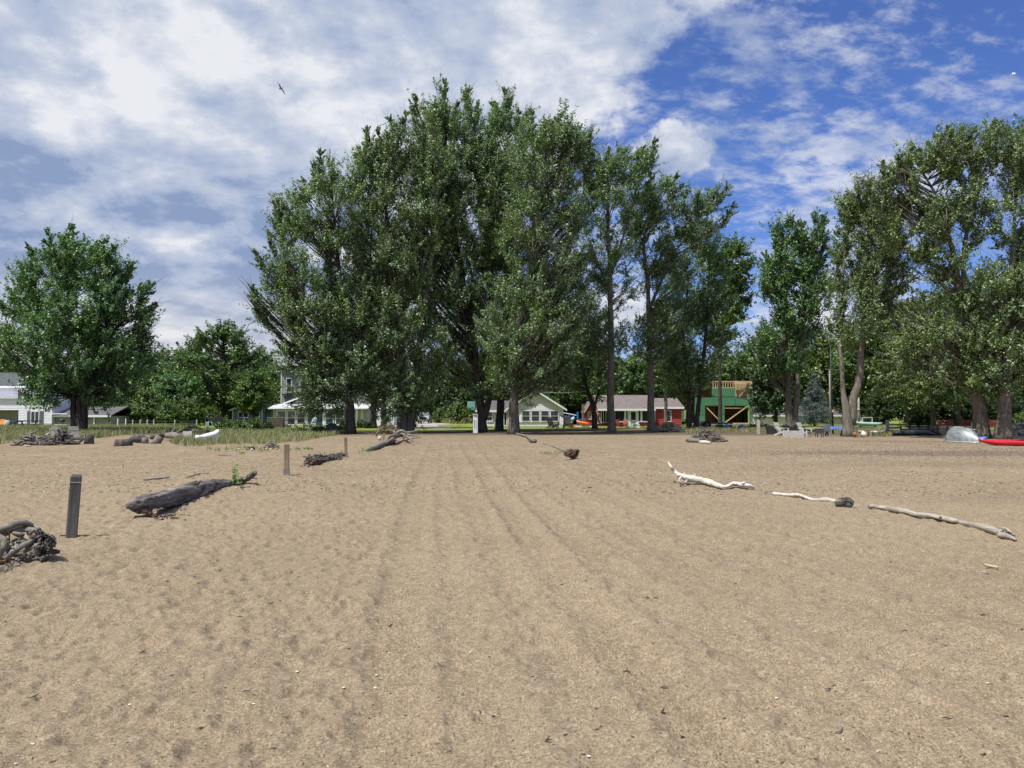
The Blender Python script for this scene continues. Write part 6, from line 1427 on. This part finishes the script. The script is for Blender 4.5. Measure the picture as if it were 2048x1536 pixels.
r = empty('wooden_post', G(1516, 868), 0, 'short thick white post in front of the long white building', 'post'); MB().box(-.1, .1, -.1, .1, 0, 1.1).build('shaft', M('bleached_post', (.50, .46, .40), .8), r); MB().box(-.09, .09, -.09, .09, 1.102, 1.18).build('cap', GREYWOOD, r)
r = empty('wooden_post', G(1944, 876), 0, 'short whitish post left of the furrowed trunk above the upturned boat', 'post'); MB().box(-.07, .07, -.07, .07, 0, 1.0).build('shaft', M('bleached_post', (.50, .46, .40)), r); MB().box(-.06, .06, -.06, .06, 1.002, 1.04).build('cap', GREYWOOD, r)
for a, b, lb in ((1545, 868, 'low black covered ottoman behind the left worn white chair'), (1578, 866, 'low black covered ottoman behind the white plank box'), (1600, 866, 'low black covered ottoman behind the right worn white chair')):
    r = empty('ottoman', G(a, b), 0, lb, 'ottoman', 'black ottomans under the narrow tree'); mb = MB(); mb.prism([(-.42, 0), (.45, 0), (.5, .4), (.1, .48), (-.3, .72), (-.5, .66)], -.3, .3); mb.build('cover', M('black_cloth', (.03, .03, .035)), r); MB().box(-.35, .35, -.25, .25, .482, .53).build('cushion', M('black_cloth', (.03, .03, .035)), r)
r = empty('small_grill', G(1638, 874), 0, 'dark grey square grill box right of the worn white chairs', 'grill'); MB().box(-.24, .24, -.2, .2, .25, .58).build('body', M('charcoal_box', (.06, .065, .07), .6), r); MB().box(-.26, .26, -.22, .22, .582, .64).build('lid', GREYWOOD, r)
for sx, sy in ((-1, -1), (1, -1), (1, 1), (-1, 1)): MB().box(sx * .2 - .02, sx * .2 + .02, sy * .16 - .02, sy * .16 + .02, 0, .25).build('leg', BLACK, r)
r = empty('grey_chair', G(1650, 873), 0, 'grey plastic chair seen from behind beside the square grill', 'chair'); GP_ = M('grey_plastic', (.27, .31, .33), .5); MB().box(-.22, .22, -.2, .2, .36, .4).build('seat', GP_, r); MB().bar((0, -.2, .38), (0, -.32, .86), .42, .03, (0, -1, 0)).build('backrest', GP_, r)
for sx, sy in ((-1, -1), (1, -1), (1, 1), (-1, 1)): MB().box(sx * .19 - .02, sx * .19 + .02, sy * .17 - .02, sy * .17 + .02, 0, .36).build('leg', GP_, r)
r = empty('picnic_table', G(1668, 872), 0, 'table under a blue cloth around the black lamp pole', 'table'); MB().box(-.75, .75, -.35, .35, .60, .66).build('tabletop', GREYWOOD, r)
for sx in (-.55, .55): MB().bar((sx, -.3, 0), (sx, .1, .6), .07, .07).build('leg', BLACK, r); MB().bar((sx, .3, 0), (sx, -.1, .6), .07, .07).build('leg', BLACK, r)
mb = MB(); rg = random.Random(4); nx = 14; vs = []
for i in range(nx + 1):
    for j, (yy, zz) in enumerate(((-.4, .48), (-.38, .66), (0, .69), (.38, .66), (.4, .48))): vs.append((-.8 + 1.6 * i / nx, yy + rg.uniform(-.02, .02), zz + rg.uniform(-.03, .03)))
mb.add(vs, [(i * 5 + j, (i + 1) * 5 + j, (i + 1) * 5 + j + 1, i * 5 + j + 1) for i in range(nx) for j in range(4)], True); tag(mb.build('blue_cloth', M('blue_cloth', (.10, .20, .52), .6, .3, 2), None, G(1668, 872)), 'rumpled blue cloth over the table by the black lamp pole', 'cloth')
for a, rr, c, nm, lb in ((1709, .19, (.24, .09, .05), 'brown_ball', 'brown ball at the foot of the V-shaped trunk'), (1726, .20, (.74, .70, .58), 'white_ball', 'white ball on the sand right of the V-shaped trunk'), (1733, .21, (.14, .015, .02), 'maroon_ball', 'dark red ball behind the white ball')):
    r = empty('ball', G(a, 874.5 if 'white' in nm or 'brown' in nm else 873), 0, lb, 'ball'); MB().ball((0, 0, rr), rr, 18, 12).build('shell', M(nm, c, .5, .1), r); MB().tube([(rr * 1.0 * math.cos(q * .3927), 0, rr + rr * 1.0 * math.sin(q * .3927)) for q in range(17)], .006, 4).build('seam', BLACK, r)
b0 = G(1665, 868); r = empty('lamp_pole', b0, 0, 'tall thin black pole with a crosspiece beside the V-shaped trunk', 'pole'); k = b0.y / F
MB().tube([(0, 0, 0), (-.05, 0, (868 - 800) * k), (-.1, 0, (868 - 690) * k)], [.07, .055, .04], 10).build('pole', BLACK, r); MB().tube([(-14 * k, 0, (868 - 738) * k), (-6 * k, 0, (868 - 740.5) * k), (6 * k, 0, (868 - 740.5) * k), (16 * k, 0, (868 - 738.5) * k)], .035, 6).build('crosspiece', DGREY, r)
MB().tube([(0, 0, (868 - 715) * k), (3 * k, 0, (868 - 708) * k), (9 * k, 0, (868 - 705.5) * k)], .03, 6).build('arm', BLACK, r); MB().cyl((-.02, -.06, (868 - 826) * k), .05, .22, 8).build('light_box', LUMB, r)
r = empty('utility_pole', G(1660, 858), 0, 'thin bare grey pole just left of the black lamp pole', 'pole'); MB().tube([(0, 0, 0), (0, 0, 6.4)], [.09, .07], 8).build('pole', GREYWOOD, r); MB().cyl((0, 0, 6.402), .08, .05, 8).build('cap', BLACK, r)
r = empty('utility_pole', G(1717, 856), 0, 'weathered wooden pole right of the V-shaped trunk', 'pole'); MB().tube([(0, 0, 0), (0, 0, 3.5)], [.13, .11], 10).build('pole', GREYWOOD, r); MB().box(-.3, .05, -.16, -.1, 2.1, 2.2).build('bracket', TRIM, r)
for i, rr in enumerate((773, 783.5)):
    z0 = W(1085, rr + 1, 100); z1 = W(1172, rr - 1, 100); c = (z0 + z1) / 2 - Vector((0, 0, .15)); tag(MB().tube([Vector((0, 0, 0)), c - z0, z1 - z0], .018, 5).build('overhead_cable', GREYL, None, z0), ('upper', 'lower')[i] + ' thin overhead cable right of the white cottage gable', 'cable')
stick_heap('driftwood_pile', 'small heap of dark and tan roots in front of the grey timber wall', 'root pile', G(1866, 871), .6, .3, .5, 60, .3, .04, DW_BROWN, 63)
stick_heap('driftwood_pile', 'few pale sticks left of the upturned grey rowing boat', 'stick pile', G(1897, 878), .5, .25, .2, 40, .2, .02, DW_GREY, 64)
adirondack('garden_chair', 'blue-covered deck chair under the teal cabin window', 478, 857, -60, M('blue_sheet', (.04, .08, .22), .6), 1.3)
# ---------------- vehicle ----------------
b0 = G(846, 849.5); b0 = W(846, 849.5, 122); b0.z = .1
r = empty('parked_car', b0, 0, 'silver pickup with a big dark grille parked at the end of the gravel drive', 'pickup truck'); SIL = M('silver_paint', (.42, .45, .48), .3, .05, metal=.4, coat=.5)
mb = MB(); prof = [(-.0, .45), (-.05, .75), (.02, 1.02), (.3, 1.12), (1.35, 1.18), (1.38, 1.18), (3.2, 1.2), (5.2, 1.2), (5.25, .5), (4.8, .42)]
hw = [.90, .95, .94, .90, .92, .92, .95, .95, .93, .93]
mb.add([(-w, y, z) for (y, z), w in zip(prof, hw)] + [(w, y, z) for (y, z), w in zip(prof, hw)], [tuple(range(9, -1, -1)), tuple(range(10, 20))] + [(i, (i + 1) % 10, 10 + (i + 1) % 10, 10 + i) for i in range(10)]); mb.build('body', SIL, r)
mb = MB(); mb.add([(-.86, 1.36, 1.17), (.86, 1.36, 1.17), (.68, 1.95, 1.72), (-.68, 1.95, 1.72), (-.86, 3.6, 1.19), (.86, 3.6, 1.19), (.68, 3.2, 1.74), (-.68, 3.2, 1.74)], [(0, 1, 2, 3), (5, 4, 7, 6), (3, 2, 6, 7), (1, 5, 6, 2), (4, 0, 3, 7)]); mb.build('cab', SIL, r)
MB().add([(-.76, 1.385, 1.225), (.76, 1.385, 1.225), (.62, 1.88, 1.67), (-.62, 1.88, 1.67), (-.76, 1.40, 1.215), (.76, 1.40, 1.215), (.62, 1.90, 1.66), (-.62, 1.90, 1.66)], [(0, 1, 2, 3), (0, 4, 5, 1), (3, 2, 6, 7), (0, 3, 7, 4), (1, 5, 6, 2)]).build('windscreen', M('sky_lit_glass', (.10, .15, .17), .05, .1), r)
MB().box(-.56, .56, -.09, -.03, .68, 1.0).build('grille', VOID, r); MB().box(-.9, .9, -.2, -.02, .42, .64).build('bumper', M('chrome', (.6, .6, .6), .2, .05, metal=.9), r); MB().box(-.25, .25, -.21, -.201, .46, .56).build('number_plate', WHITE, r)
for sx in (-1, 1):
    MB().box(sx * .76 - .15, sx * .76 + .15, -.08, -.01, .78, .98).build('headlight', M('lamp_glass', (.65, .68, .70), .1, .05), r); MB().box(sx * 1.02 - .1, sx * 1.02 + .1, 1.4, 1.5, 1.2, 1.4).build('mirror', BLACK, r)
    for yy in (.95, 4.2):
        w = MB().tube([(sx * .72, yy, .38), (sx * .94, yy, .38)], .39, 18).build('wheel', M('tyre_rubber', (.02, .02, .02)), r); MB().tube([(sx * .73, yy, .38), (sx * .95, yy, .38)], .2, 12).build('rim', SIL, w)
# ---------------- gulls ----------------
def gull(px, py, d, rot, label, col):
    r = empty('gull', W(px, py, d), 0, label, 'gull'); r.rotation_euler = rot; mb = MB()
    mb.tube([(0, -.28, .0), (0, -.22, .015), (0, -.1, .01), (0, .08, 0), (0, .22, 0), (0, .36, 0)], [.012, .05, .085, .08, .045, .03], 10)
    for s_ in (-1, 1):
        sec = [(0.03, -.08, .12, .03), (.25, -.10, .10, .10), (.45, -.06, .07, .13), (.72, .06, .08, .02)]; vs = []
        for x_, y0, y1, z_ in sec: vs += [(s_ * x_, y0, z_ + .01), (s_ * x_, y1 + .04, z_ + .008), (s_ * x_, y1 + .04, z_ - .004), (s_ * x_, y0, z_ - .012)]
        mb.add(vs, [(i * 4 + j, (i + 1) * 4 + j, (i + 1) * 4 + (j + 1) % 4, i * 4 + (j + 1) % 4) for i in range(3) for j in range(4)] + [(0, 1, 2, 3), (15, 14, 13, 12)], True)
    mb.add([(-.03, .3, .01), (.03, .3, .01), (.08, .46, .01), (-.08, .46, .01), (-.03, .3, -.005), (.03, .3, -.005), (.08, .46, -.005), (-.08, .46, -.005)], [(0, 1, 2, 3), (7, 6, 5, 4), (2, 6, 7, 3), (0, 3, 7, 4), (1, 5, 6, 2)])
    mb.build('body', col, r)
    for s_ in (-1, 1): MB().add([(s_ * .70, .05, .03), (s_ * .70, .13, .028), (s_ * .86, .20, -.05), (s_ * .70, .05, .015), (s_ * .70, .13, .015), (s_ * .86, .20, -.06)], [(0, 1, 2), (5, 4, 3), (0, 2, 5, 3), (1, 4, 5, 2)]).build('wing_tip', BLACK, r)
gull(561, 177, 85, (R(60), R(55), R(30)), 'gull gliding against the cloud at the left of the sky', M('grey_plumage', (.14, .13, .13), .8))
gull(2028, 148, 95, (R(-10), R(-25), R(70)), 'gull in the blue sky at the upper right corner', M('white_plumage', (.72, .74, .76), .7))
